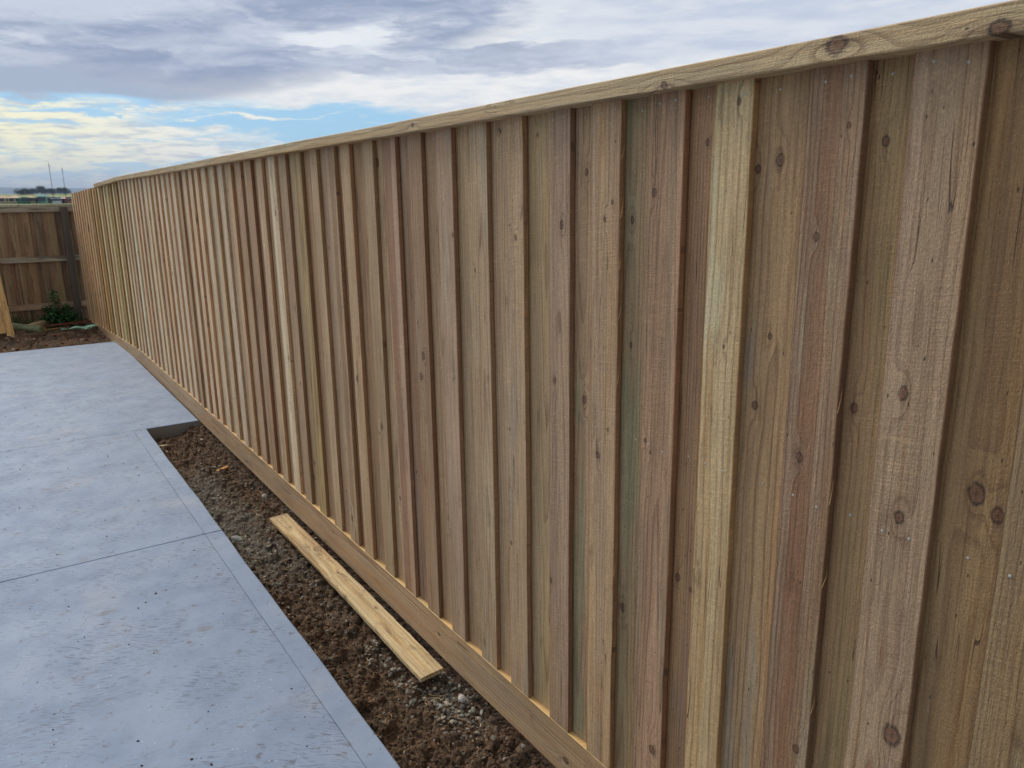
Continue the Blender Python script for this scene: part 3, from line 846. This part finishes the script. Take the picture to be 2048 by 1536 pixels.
# loose paling lying on the soil
pl_len = 1.80
def plank():
    z0 = -0.026
    me = timber_mesh('loose_paling', 0.100, 0.018, pl_len, fn=lambda u, v, w_: (u, v, w_ + 0.004 * math.sin(v * 2.2)), seg=0.04, rng=rl, wob=0.0016, ends=(0.003, 0.002))
    o = link('loose_paling', me, M_FRESH)
    o.location = (1.170, 2.315, z0); o.rotation_euler = (R(0.4), R(-1.5), R(0.4))
    figure(o, rl, lc(208, 190, 152), lc(198, 174, 130), lc(172, 138, 94), [(-0.01, 1.72, 0.004), (0.01, 1.25, 0.005), (0.012, 0.95, 0.005), (0.02, 0.55, 0.004)], 75, 0.0, (-0.01, 0.020, 0.008))
    tag(o, 'pale loose fence paling lying on the soil strip beside the plinth', 'plank')
plank()

# stones
def stone_mesh(name, r, rng, sub=2, squash=0.7):
    bm = bmesh.new()
    bmesh.ops.create_icosphere(bm, subdivisions=sub, radius=r)
    ph = [rng.uniform(0, 6.28) for _ in range(6)]
    cuts = [(Vector((rng.gauss(0, 1), rng.gauss(0, 1), rng.gauss(0, 1))).normalized(), rng.uniform(0.55, 0.9) * r) for _ in range(7)]
    sc = (rng.uniform(0.8, 1.3), rng.uniform(0.7, 1.1), squash * rng.uniform(0.8, 1.2))
    for v in bm.verts:
        for n_, d in cuts:
            e = v.co.dot(n_) - d
            if e > 0: v.co -= n_ * e
        v.co = Vector((v.co.x * sc[0], v.co.y * sc[1], v.co.z * sc[2]))
    me = bpy.data.meshes.new(name); bm.to_mesh(me); bm.free()
    return me
M_STONE = plain('bluestone', lc(150, 152, 148), 0.85, 0.3, 0.35, 90.0, 0.002)
M_STONE2 = plain('pale_stone', lc(186, 178, 164), 0.85, 0.3, 0.3, 90.0, 0.002)
for (x, y, r, lab, mt) in (
    (1.222, 2.46, 0.026, 'grey broken stone tucked between the near end of the loose paling and the plinth', M_STONE),
    (1.140, 2.20, 0.019, 'grey stone on the soil just in front of the near end of the loose paling', M_STONE),
    (1.212, 2.17, 0.017, 'pale stone on the soil nearest the plinth, in front of the loose paling', M_STONE2),
    (0.915, 4.10, 0.034, 'largest grey stone beside the concrete edge where the saw cut meets the soil', M_STONE),
    (1.055, 2.62, 0.014, 'small grey stone on the slab side of the loose paling near end', M_STONE),
    (1.232, 3.50, 0.017, 'small grey stone between the middle of the loose paling and the plinth', M_STONE),
    (1.0, 3.26, 0.014, 'small dark stone on the soil between the concrete and the middle of the loose paling', M_STONE),
    (0.93, 3.92, 0.017, 'small grey stone just nearer than the largest stone by the concrete edge', M_STONE2),
    (1.222, 4.62, 0.018, 'small pale stone against the plinth beyond the far end of the loose paling', M_STONE2)):
    o = link('stone', stone_mesh('stone', r, rl), mt, None, (x, y, soil_z(x, y) + r * 0.18)); o.rotation_euler = (rl.uniform(-.3, .3), rl.uniform(-.3, .3), rl.uniform(0, 6))
    tag(o, lab, 'stone', 'larger stones on the soil strip')

# gravel and crumbs: uncountable
def scatter(name, n, place, rmin, rmax, pw, seed, mat, hz, toner, hemi=True, sq=0.7):
    rs = np.random.RandomState(seed)
    base = []
    for k in range(6):
        bm = bmesh.new(); bmesh.ops.create_icosphere(bm, subdivisions=1, radius=1.0)
        rr = random.Random(seed + k)
        bm.verts.ensure_lookup_table()
        for v in bm.verts:
            v.co *= rr.uniform(0.68, 1.18)
        base.append((np.array([v.co[:] for v in bm.verts]), np.array([[w_.index for w_ in f.verts] for f in bm.faces])))
        bm.free()
    VV = []; FF = []; TT = []; off = 0
    for i in range(n):
        x, y = place(rs)
        r = rmin + (rmax - rmin) * rs.rand() ** pw
        b, f = base[rs.randint(6)]
        a = rs.rand() * 6.28; ca, sa = math.cos(a), math.sin(a)
        s = np.array([rs.uniform(0.7, 1.35), rs.uniform(0.7, 1.1), sq * rs.uniform(0.7, 1.2)]) * r
        v = b * s
        tx, ty = rs.uniform(-0.5, 0.5), rs.uniform(-0.5, 0.5)
        v = np.stack([v[:, 0] * ca - v[:, 1] * sa, v[:, 0] * sa + v[:, 1] * ca, v[:, 2] + tx * v[:, 0] + ty * v[:, 1]], 1)
        v += np.array([x, y, hz(x, y) + r * 0.15])
        VV.append(v); FF.append(f + off); off += len(v)
        TT.append(np.full(len(f), toner(rs, x, y, r)))
    V = np.concatenate(VV); F = np.concatenate(FF)
    me = bpy.data.meshes.new(name); me.from_pydata(V.tolist(), [], F.tolist()); me.update()
    at = me.attributes.new('tone', 'FLOAT', 'FACE'); at.data.foreach_set('value', np.concatenate(TT).astype(np.float32))
    o = link(name, me, mat)
    return o
RAMP = [(0.0, lc(58, 46, 36)), (0.30, lc(106, 84, 64)), (0.42, lc(134, 100, 74)), (0.5, lc(108, 102, 90)), (0.7, lc(140, 134, 120)), (0.88, lc(172, 164, 146)), (1.0, lc(216, 202, 176))]
M_CRUMB = tone_mat('soil_crumbs', RAMP, 0.95, 0.002, 300.0)
def greyness(x, y):
    a = math.exp(-((y - 4.4) / 1.0) ** 4) * math.exp(-((x - 0.95) / 0.2) ** 4)
    b = math.exp(-((y - 2.3) / 0.22) ** 2) * math.exp(-((x - 1.17) / 0.09) ** 2) * 1.0
    c = math.exp(-((y - 2.95) / 0.3) ** 2) * math.exp(-((x - 1.08) / 0.05) ** 2) * 0.5
    d = math.exp(-((y - 3.9) / 0.6) ** 2) * math.exp(-((x - 1.23) / 0.03) ** 2) * 0.5
    return max(a, b, c, d)
def tone1(rs, x, y, r):
    if rs.rand() < 0.015: return 1.0
    if rs.rand() < greyness(x, y) * 0.95 + 0.06: return rs.uniform(0.5, 0.9)
    return rs.uniform(0.0, 0.40) if rs.rand() < 0.9 else rs.uniform(0.4, 0.45)
def place1(rs):
    while True:
        x = rs.uniform(0.845, 1.30); y = 0.9 + 5.5 * rs.rand() ** 1.25
        if not (1.105 < x < 1.235 and 2.35 < y < 4.1 and rs.rand() < 0.6): return x, y
o = scatter('gravel', 23000, place1, 0.0020, 0.0100, 3.0, 5, M_CRUMB, soil_z, tone1)
tag(o, 'brown soil crumbs and grey gravel covering the strip between slab and fence', 'gravel', kind='stuff')
def place2(rs):
    return rs.uniform(-4.5, 1.2), rs.uniform(10.9, 12.9)
o = scatter('soil_clods', 1800, place2, 0.006, 0.035, 3.0, 6, tone_mat('bed_clods', [(0.0, lc(82, 56, 40)), (0.4, lc(136, 90, 64)), (0.6, lc(150, 116, 88)), (1.0, lc(190, 170, 148))], 0.95, 0.003, 120.0), soil2_z,
            lambda rs, x, y, r: rs.rand() ** 1.6)
tag(o, 'reddish clods and stones on the bare soil beyond the slab', 'clods', kind='stuff')
# grit on the slab
def place3(rs):
    return 0.80 - 2.6 * rs.rand(), 0.9 + 9.5 * rs.rand() ** 1.3
o = scatter('grit', 800, place3, 0.0012, 0.0065, 3.0, 7, tone_mat('grit_mix', [(0.0, lc(46, 44, 46)), (0.35, lc(84, 68, 54)), (0.7, lc(112, 88, 66)), (1.0, lc(196, 188, 172))], 0.9), lambda x, y: 0.0, lambda rs, x, y, r: rs.rand() ** 2)
tag(o, 'dark grit scattered over the grey concrete slab', 'grit', kind='stuff')

def place4(rs):
    k = rs.rand()
    if k < 0.55: return 1.165 + rs.normal() * 0.040, 2.16 + rs.normal() * 0.09
    if k < 0.75: return 1.085 + rs.normal() * 0.018, 2.55 + rs.normal() * 0.16
    if k < 0.92: return 1.238 + rs.normal() * 0.010, 3.15 + rs.normal() * 0.45
    return 0.87 + abs(rs.normal()) * 0.02, 1.2 + rs.rand() * 0.3
o = scatter('rubble', 520, place4, 0.0025, 0.0125, 2.2, 17, M_CRUMB, soil_z, lambda rs, x, y, r: rs.uniform(0.5, 0.97))
tag(o, 'pale broken stone chips gathered around the near end of the loose paling', 'rubble', kind='stuff')

# wood shavings / straw on the soil: uncountable slivers
def slivers():
    rs = random.Random(12); bm = bmesh.new()
    for i in range(260):
        x = rs.uniform(0.86, 1.24); y = 1.2 + 4.8 * rs.random() ** 1.2
        ln = rs.uniform(0.006, 0.035) if rs.random() < 0.9 else rs.uniform(0.05, 0.09)
        a = rs.uniform(0, 6.28); wd = rs.uniform(0.0008, 0.002); z = soil_z(x, y) + rs.uniform(0.004, 0.010)
        ca, sa = math.cos(a), math.sin(a); cz = rs.uniform(-0.2, 0.3) * ln
        n = 3; pts = []
        for k in range(n + 1):
            t = k / n - 0.5; bend = 0.15 * ln * (0.25 - t * t) * 4
            pts.append((x + ca * ln * t - sa * bend, y + sa * ln * t + ca * bend, z + cz * t))
        vs = []
        for p_ in pts:
            vs.append([bm.verts.new((p_[0] - sa * wd, p_[1] + ca * wd, p_[2])), bm.verts.new((p_[0] + sa * wd, p_[1] - ca * wd, p_[2])), bm.verts.new((p_[0], p_[1], p_[2] + wd))])
        for q, r_ in zip(vs[:-1], vs[1:]):
            for k in range(3): bm.faces.new((q[k], q[(k + 1) % 3], r_[(k + 1) % 3], r_[k]))
    me = bpy.data.meshes.new('wood_slivers'); bm.to_mesh(me); bm.free()
    tag(link('wood_slivers', me, plain('straw', lc(176, 148, 108), 0.9, 0.2, 0.3, 40)), 'pale splinters and dry stalks strewn on the brown soil strip', 'splinters', kind='stuff')
slivers()

def offcut(name, cx, cy, z, L, W, T, rz, ry, cols, label, cat, mat=None, rx=0.0):
    me = timber_mesh(name, W, T, L, fn=lambda u, v, w_: (v - L / 2, u, w_), seg=L / 8, rng=rl, wob=0.002, bev=0.001)
    o = link(name, me, mat or M_FRESH, None, (cx, cy, z)); o.rotation_euler = (rx, ry, rz)
    figure(o, rl, *cols, knots=(), freq=90, heart=0.0); tag(o, label, cat)
    return o
offcut('timber_offcut', 0.925, 6.12, soil_z(0.92, 6.12) + 0.012, 0.125, 0.018, 0.006, R(8), R(3), (lc(236, 222, 186), lc(220, 200, 158), None), 'small pale pointed wood sliver lying just below the slab step', 'offcut')
offcut('timber_offcut', 1.135, 5.28, soil_z(1.135, 5.28) + 0.014, 0.085, 0.028, 0.014, R(22), R(-6), (lc(200, 140, 50), lc(176, 116, 40), None), 'short orange-yellow wood scrap on the soil near the plinth joint', 'offcut')

# ---- debris at the foot of the back fence
def log_mesh(L, r):
    bm = bmesh.new(); n = 14; rings = []
    for i in range(9):
        t = i / 8
        rr = r * (1 + 0.06 * math.sin(t * 9)) * (0.97 if i in (0, 8) else 1)
        rings.append([bm.verts.new((L * (t - 0.5), rr * math.cos(k / n * 6.283) * (1 + 0.07 * math.sin(k * 2.1)), rr * math.sin(k / n * 6.283))) for k in range(n)])
    for a, b in zip(rings[:-1], rings[1:]):
        for k in range(n): bm.faces.new((a[k], a[(k + 1) % n], b[(k + 1) % n], b[k])).smooth = True
    bm.faces.new(rings[0]); bm.faces.new(rings[-1][::-1])
    bmesh.ops.recalc_face_normals(bm, faces=bm.faces)
    me = bpy.data.meshes.new('log'); bm.to_mesh(me); bm.free()
    return me
o = link('log', log_mesh(0.62, 0.058), plain('treated_log', lc(140, 142, 104), 0.9, 0.2, 0.3, 18, 0.004), None, (0.30, 12.45, 0.055)); o.rotation_euler = (0, R(3), R(-50))
tag(o, 'greenish grey round log offcut lying behind the foot of the leaning timber frame', 'log')
offcut('timber_offcut', 0.50, 12.74, 0.07, 0.52, 0.12, 0.045, R(38), R(-7), (lc(214, 200, 168), lc(196, 176, 140), None), 'pale split timber offcut lying between the log and the green weed', 'offcut')
offcut('timber_offcut', 0.62, 12.34, 0.022, 0.30, 0.06, 0.02, R(12), 0, (lc(160, 134, 96), lc(140, 116, 80), None), 'short brown stick on the soil just in front of the weed', 'offcut')
# rusty perforated strip
def lattice_strip():
    t = empty('metal_strip', (0.84, 12.56, 0.045), R(14))
    tag(t, 'rusty perforated metal strip lying in front of the weed by the corner post', 'metal strip')
    bm = bmesh.new()
    def bx(x0, x1, y0, y1, z0, z1):
        q = bmesh.ops.create_cube(bm, size=1)['verts']
        for v in q: v.co = Vector(((x0 + x1) / 2 + v.co.x * (x1 - x0), (y0 + y1) / 2 + v.co.y * (y1 - y0), (z0 + z1) / 2 + v.co.z * (z1 - z0)))
    bx(-0.34, 0.34, -0.045, -0.032, 0, 0.018); bx(-0.34, 0.34, 0.032, 0.045, 0.0, 0.018)
    for i in range(13):
        xx = -0.33 + i * 0.055; bx(xx - 0.012, xx + 0.012, -0.032, 0.032, 0.002, 0.016)
    me = bpy.data.meshes.new('strip'); bm.to_mesh(me); bm.free()
    link('strip', me, plain('rusty_steel', lc(132, 78, 54), 0.9, 0.3, 0.35, 40), t)
lattice_strip()
# green plastic sheet scrap
def green_scrap():
    n, m = 22, 8; V = []; rs = random.Random(4)
    for side in (0, 1):
        for j in range(m):
            for i in range(n):
                u = i / (n - 1); v = j / (m - 1)
                taper = 0.35 + 0.65 * u
                x = (u - 0.5) * 0.56; y = (v - 0.5) * 0.22 * taper + 0.02 * math.sin(u * 11)
                z = 0.050 + 0.012 * math.sin(u * 9 + v * 4) + 0.010 * math.sin(u * 17 + 2) + 0.006 * math.sin(v * 12 + u * 5) - side * 0.004
                V.append((x, y, z))
    F = []; o_ = n * m
    for j in range(m - 1):
        for i in range(n - 1):
            a = j * n + i
            F.append((a, a + 1, a + n + 1, a + n)); F.append((o_ + a, o_ + a + n, o_ + a + n + 1, o_ + a + 1))
    for i in range(n - 1):
        F.append((i, i + o_, i + 1 + o_, i + 1)); a = (m - 1) * n + i; F.append((a, a + 1, a + 1 + o_, a + o_))
    for j in range(m - 1):
        a = j * n; F.append((a, a + n, a + n + o_, a + o_)); a = j * n + n - 1; F.append((a, a + o_, a + n + o_, a + n))
    me = mesh_from('plastic_scrap', V, F, True)
    o = link('plastic_scrap', me, plain('mint_plastic', lc(160, 206, 172), 0.5, 0.5, 0.12, 14), None, (0.97, 12.06, 0.0)); o.rotation_euler = (0, 0, R(16))
    tag(o, 'crumpled mint green plastic scrap lying on the soil at the foot of the new fence', 'plastic scrap')
green_scrap()

# leaning timber frame at the far left
def lean_frame():
    t = empty('timber_frame', (-0.325, 12.06, 0.0))
    t.rotation_euler = (0, 0, 0)
    tag(t, 'yellow new timber frame leaning back towards the far fence at the left edge', 'timber frame')
    lean = math.atan2(0.80, 1.35)
    def mp(sx, sy0, flip):
        return None
    cl, sn = math.cos(lean), math.sin(lean)
    def put(u, v, w_): return (u, v * sn + w_ * cl, v * cl - w_ * sn + 0.02)
    cols = (lc(226, 188, 128), lc(216, 172, 110), lc(222, 188, 134))
    # two uprights, tapering inwards, and cross rails
    def bar(nm, x0, v0, x1, v1, wd, th, woff=0.0):
        L = math.hypot(x1 - x0, v1 - v0); cx, cv = (x1 - x0) / L, (v1 - v0) / L
        def fn(u, v, w_):
            return put(x0 + cx * v - cv * u, v0 + cv * v + cx * u, w_ + woff)
        me = timber_mesh(nm, wd, th, L, fn=fn, seg=0.2, rng=rl, bev=0.002)
        o = link(nm, me, M_FRESH, t); figure(o, rl, *cols, knots=(), freq=70, heart=0.0)
    bar('stile', 0.45, 0.0, 0.37, 1.50, 0.085, 0.035)
    bar('stile', -0.75, 0.0, -0.67, 1.50, 0.085, 0.035)
    bar('crossbar', -0.71, 0.075, 0.40, 0.075, 0.07, 0.035, -0.001)
    bar('crossbar', -0.62, 1.40, 0.325, 1.40, 0.07, 0.035, -0.001)
    bar('slat', 0.335, 0.112, 0.265, 1.363, 0.125, 0.022, -0.002)
    bar('slat', -0.30, 0.112, -0.28, 1.363, 0.085, 0.020, -0.002)
lean_frame()

# ---- weed and grass
def leaf_cards(bm, c, n, spread, size, rs, up=0.3, lo=0):
    for i in range(n):
        p = Vector((c[0] + rs.gauss(0, spread), c[1] + rs.gauss(0, spread), c[2] + rs.gauss(0, spread * 0.8)))
        a = rs.uniform(0, 6.28); tl = rs.uniform(-0.7, 0.9)
        d = Vector((math.cos(a) * math.cos(tl), math.sin(a) * math.cos(tl), math.sin(tl) * 0.8))
        s = d.cross(Vector((0, 0, 1))).normalized(); nn = s.cross(d)
        L = size * rs.uniform(0.6, 1.3); W = L * rs.uniform(0.22, 0.36)
        pts = [p, p + d * L * 0.35 + s * W + nn * L * 0.06, p + d * L - nn * L * 0.12, p + d * L * 0.35 - s * W + nn * L * 0.06]
        vs = [bm.verts.new(q) for q in pts]
        bm.faces.new((vs[0], vs[1], vs[2])); bm.faces.new((vs[0], vs[2], vs[3]))
def weed():
    rs = random.Random(9)
    t = empty('weed', (0.74, 12.80, -0.01))
    tag(t, 'leafy dark green weed growing at the foot of the old back fence', 'plant')
    bm = bmesh.new(); st = bmesh.new()
    def stem(p0, p1, r):
        p0, p1 = Vector(p0), Vector(p1); n = 6; rings = []
        for i in range(n + 1):
            tt = i / n; c = p0.lerp(p1, tt) + Vector((0.015 * math.sin(tt * 5), 0, 0)); rr = r * (1 - 0.7 * tt)
            rings.append([st.verts.new(c + Vector((rr * math.cos(k * 1.257), rr * math.sin(k * 1.257), 0))) for k in range(5)])
        for a, b in zip(rings[:-1], rings[1:]):
            for k in range(5): st.faces.new((a[k], a[(k + 1) % 5], b[(k + 1) % 5], b[k]))
    tips = [((0, 0, 0), (-0.02, -0.03, 0.50)), ((0, 0, 0), (0.14, 0, 0.30)), ((0, 0, 0), (-0.12, -0.03, 0.28)), ((0, 0, 0), (0.24, -0.05, 0.15)), ((0, 0, 0), (-0.20, 0.0, 0.14)), ((0.0, 0, 0), (0.08, -0.12, 0.16)), ((0, 0, 0), (-0.06, -0.1, 0.2))]
    for a, b in tips:
        stem(a, b, 0.006)
        for k in range(2, 13):
            tt = k / 12
            c = Vector(a).lerp(Vector(b), tt)
            leaf_cards(bm, c, 16, 0.036 * (1.3 - tt * 0.6), 0.080 * (1.25 - 0.5 * tt), rs)
    me = bpy.data.meshes.new('foliage'); bm.to_mesh(me); bm.free()
    link('foliage', me, plain('weed_leaf', (0.06, 0.17, 0.045), 0.6, 0.4, 0.4, 25), t)
    me = bpy.data.meshes.new('stem'); st.to_mesh(me); st.free()
    link('stem', me, plain('weed_stem', (0.08, 0.12, 0.04), 0.8, 0.3, 0.2, 25), t)
weed()
def grass():
    rs = random.Random(14); bm = bmesh.new()
    for i in range(1500):
        x = rs.uniform(-4.5, 1.0); y = 12.98 - abs(rs.gauss(0, 0.12))
        h = rs.uniform(0.05, 0.17) * (1 if -0.1 < x < 0.9 else 0.7); a = rs.uniform(0, 6.28); b = rs.uniform(0.1, 0.6) * h; wd = 0.003
        z = soil2_z(x, y)
        v = [bm.verts.new(q) for q in ((x - wd, y, z), (x + wd, y, z), (x + b * 0.4 * math.cos(a), y + b * 0.4 * math.sin(a), z + h * 0.6), (x + b * math.cos(a), y + b * math.sin(a), z + h))]
        bm.faces.new((v[0], v[1], v[2])); bm.faces.new((v[0], v[2], v[3]))
    me = bpy.data.meshes.new('grass'); bm.to_mesh(me); bm.free()
    tag(link('grass', me, plain('grass_blade', (0.09, 0.13, 0.04), 0.8, 0.2, 0.4, 6)), 'short green grass along the foot of the old back fence', 'grass', kind='stuff')
grass()

# ================================================================== DISTANCE
def polar(az_deg, d): return d * math.sin(R(az_deg)), d * math.cos(R(az_deg))
def far_tree(az_, d, hgt, wd, rs, label, group='trees in the far fields'):
    x, y = polar(az_, d); z = ground_z(y) - 0.2
    t = empty('tree', (x, y, z)); tag(t, label, 'tree', group)
    bm = bmesh.new(); n = 8; rings = []
    for i in range(5):
        tt = i / 4; rr = hgt * 0.045 * (1 - 0.75 * tt)
        rings.append([bm.verts.new((rr * math.cos(k * 0.785) + 0.02 * hgt * math.sin(tt * 3), rr * math.sin(k * 0.785), hgt * 0.75 * tt)) for k in range(n)])
    for a, b in zip(rings[:-1], rings[1:]):
        for k in range(n): bm.faces.new((a[k], a[(k + 1) % n], b[(k + 1) % n], b[k]))
    me = bpy.data.meshes.new('trunk'); bm.to_mesh(me); bm.free()
    link('trunk', me, M_BARK, t)
    bm = bmesh.new()
    for c in range(14):
        a = rs.uniform(0, 6.28); q = rs.random() ** 0.5 * wd * 0.36
        cz = hgt * rs.uniform(0.32, 0.88)
        shr = 1 - abs(cz / hgt - 0.55) * 1.1
        leaf_cards(bm, (math.cos(a) * q * shr, math.sin(a) * q * shr, cz), 110, wd * 0.09, wd * 0.085, rs)
    me = bpy.data.meshes.new('crown'); bm.to_mesh(me); bm.free()
    link('crown', me, M_CROWN, t)
M_BARK = plain('bark', (0.07, 0.055, 0.045), 0.95, 0.1, 0.3, 2)
M_CROWN = plain('tree_leaf', (0.05, 0.075, 0.045), 0.9, 0.1, 0.45, 0.6)
rt = random.Random(55)
D = 900.0
TR = [(2.36, 12.5, 14, 'dark bushy tree at the left end of the distant tree row, the farthest left one'),
      (2.62, 11.5, 12, 'dark tree second from the left in the distant tree row'),
      (2.98, 11.0, 12, 'low dark tree between the leftmost clump and the tallest distant tree'),
      (3.38, 16.0, 13, 'tallest distant tree, standing left of both masts'),
      (3.62, 12.0, 12, 'dark tree just right of the tallest distant tree'),
      (3.98, 12.0, 10, 'narrow dark tree seen right behind the left mast'),
      (4.42, 13.0, 11, 'dark tree just left of the right mast'),
      (4.72, 13.5, 12, 'dark tree seen behind the right mast, nearest the new fence')]
for a_, h_, w_, lb in TR:
    far_tree(a_, D, h_ * 0.52, w_, rt, lb)

# two thin lattice masts
M_MAST = plain('mast_steel', (0.10, 0.11, 0.12), 0.6, 0.4, 0.1, 1.0, metal=0.3)
def mast(az_, d, hgt, label):
    x, y = polar(az_, d)
    t = empty('mast', (x, y, ground_z(y))); tag(t, label, 'mast', 'masts in the far fields')
    bm = bmesh.new()
    def rod(a, b, r):
        a, b = Vector(a), Vector(b); dd = (b - a).normalized(); s = dd.orthogonal().normalized(); q = dd.cross(s)
        A = [bm.verts.new(a + (s * math.cos(k * 2.094) + q * math.sin(k * 2.094)) * r) for k in range(3)]
        B = [bm.verts.new(b + (s * math.cos(k * 2.094) + q * math.sin(k * 2.094)) * r) for k in range(3)]
        for k in range(3): bm.faces.new((A[k], A[(k + 1) % 3], B[(k + 1) % 3], B[k]))
    W = hgt * 0.008
    L = [(W * math.cos(k * 2.094), W * math.sin(k * 2.094)) for k in range(3)]
    for k in range(3): rod((*L[k], 0), (*L[k], hgt * 0.94), 0.035)
    n = 26
    for i in range(n):
        z0, z1 = hgt * 0.94 * i / n, hgt * 0.94 * (i + 1) / n
        for k in range(3): rod((*L[k], z0), (*L[(k + 1) % 3], z1), 0.022)
    me = bpy.data.meshes.new('lattice'); bm.to_mesh(me); bm.free(); link('lattice', me, M_MAST, t)
    bm = bmesh.new()
    rod((0, 0, hgt * 0.94), (0, 0, hgt), 0.04)
    me = bpy.data.meshes.new('aerial'); bm.to_mesh(me); bm.free(); link('aerial', me, M_MAST, t)
    bm = bmesh.new()
    for zz in (0.90, 0.86):
        for a in (0, 2.09, 4.19): rod((W * math.cos(a), W * math.sin(a), hgt * zz), (W * 4 * math.cos(a), W * 4 * math.sin(a), hgt * zz), 0.05)
    me = bpy.data.meshes.new('bracket'); bm.to_mesh(me); bm.free(); link('bracket', me, M_MAST, t)
mast(4.02, 330, 14.6 + 0.0, 'thin dark lattice mast on the horizon, the left and taller one of two')
mast(4.70, 330, 13.0 + 0.0, 'thin dark lattice mast on the horizon, the right one nearer the new fence')

# small houses and works being built, just above the back fence
def house(az_, d, wx, wy, hw, hr, cwall, croof, label):
    x, y = polar(az_, d); z = ground_z(y)
    t = empty('house', (x, y, z), rt.uniform(-0.3, 0.3)); tag(t, label, 'house', 'houses beyond the back fence')
    bm = bmesh.new()
    q = bmesh.ops.create_cube(bm, size=1)['verts']
    for v in q: v.co = Vector((v.co.x * wx, v.co.y * wy, (v.co.z + 0.5) * hw))
    me = bpy.data.meshes.new('wall'); bm.to_mesh(me); bm.free(); link('wall', me, plain('house_wall', cwall, 0.9, 0.2, 0.12, 0.5), t)
    e = 0.4; X, Y_ = wx / 2 + e, wy / 2 + e; rx = max(X - Y_, 0.3)
    V = [(-X, -Y_, hw), (X, -Y_, hw), (X, Y_, hw), (-X, Y_, hw), (-rx, 0, hw + hr), (rx, 0, hw + hr), (-X, -Y_, hw - .15), (X, -Y_, hw - .15), (X, Y_, hw - .15), (-X, Y_, hw - .15)]
    F = [(0, 1, 5, 4), (1, 2, 5), (2, 3, 4, 5), (3, 0, 4), (0, 6, 7, 1), (1, 7, 8, 2), (2, 8, 9, 3), (3, 9, 6, 0), (6, 9, 8, 7)]
    link('roof', mesh_from('roof', V, F), plain('house_roof', croof, 0.8, 0.2, 0.1, 0.5), t)
    for wxx in (-wx * 0.25, wx * 0.25):
        V = [(wxx - .7, -wy / 2 - 0.02, .9), (wxx + .7, -wy / 2 - 0.02, .9), (wxx + .7, -wy / 2 - 0.02, 2.1), (wxx - .7, -wy / 2 - 0.02, 2.1)]
        V += [(a, b - 0.05, c) for a, b, c in V]
        link('window', mesh_from('window', V, [(4, 5, 6, 7), (0, 4, 7, 3), (1, 2, 6, 5), (0, 1, 5, 4), (3, 7, 6, 2)]), M_WIN, t)
M_WIN = plain('window_glass', (0.03, 0.04, 0.05), 0.1, 0.5, 0.1, 1.0)
for a_, d_, wx, wy, hw, hr, cw, cr, lb in (
    (1.35, 330, 4.2, 6, 2.0, 0.9, lc(204, 180, 146), lc(196, 164, 132), 'small tan house seen over the back fence, farthest left'),
    (1.95, 330, 4.0, 6, 2.0, 0.9, lc(210, 194, 160), lc(204, 178, 148), 'small beige house seen over the back fence, second from left'),
    (2.80, 330, 2.4, 6, 2.0, 0.5, lc(206, 184, 144), lc(196, 168, 126), 'narrow tan house seen over the back fence beside the green shed'),
    (2.40, 325, 2.6, 6, 1.9, 0.5, lc(72, 112, 88), lc(64, 100, 78), 'dark green shed seen over the back fence between two tan houses'),
    (3.15, 330, 2.2, 5, 1.7, 0.4, lc(150, 158, 160), lc(140, 150, 150), 'small grey shed seen over the back fence left of the teal one'),
    (3.42, 328, 2.2, 5, 2.4, 0.9, lc(116, 160, 150), lc(108, 152, 150), 'small teal roofed shed seen over the back fence'),
    (3.80, 335, 3.0, 5, 1.9, 0.4, lc(104, 100, 98), lc(120, 140, 130), 'small dark grey house seen over the back fence left of the masts'),
    (4.22, 320, 2.6, 5, 1.7, 0.5, lc(224, 226, 232), lc(214, 216, 228), 'white house seen over the back fence between the two masts'),
    (4.72, 320, 1.6, 4, 1.6, 0.6, lc(176, 106, 96), lc(214, 150, 140), 'tiny red house seen over the back fence at the foot of the right mast')):
    house(a_, d_, wx, wy, hw, hr, cw, cr, lb)

# ---- air
bm = bmesh.new(); q = bmesh.ops.create_cube(bm, size=1)['verts']
for v in q: v.co = Vector((v.co.x * 24000, v.co.y * 24000 , 0)) + Vector((0, 0, -7.0 if v.co.z < 0 else 175.0))
me = bpy.data.meshes.new('haze'); bm.to_mesh(me); bm.free()
mt, g = new_mat('haze')
pv = g.n('ShaderNodeVolumePrincipled'); oo = g.n('ShaderNodeOutputMaterial')
pv.inputs['Color'].default_value = (0.62, 0.76, 1.0, 1); pv.inputs['Density'].default_value = 0.00016
g.link(pv.outputs[0], oo.inputs['Volume'])
tag(link('haze', me, mt), kind='stuff')
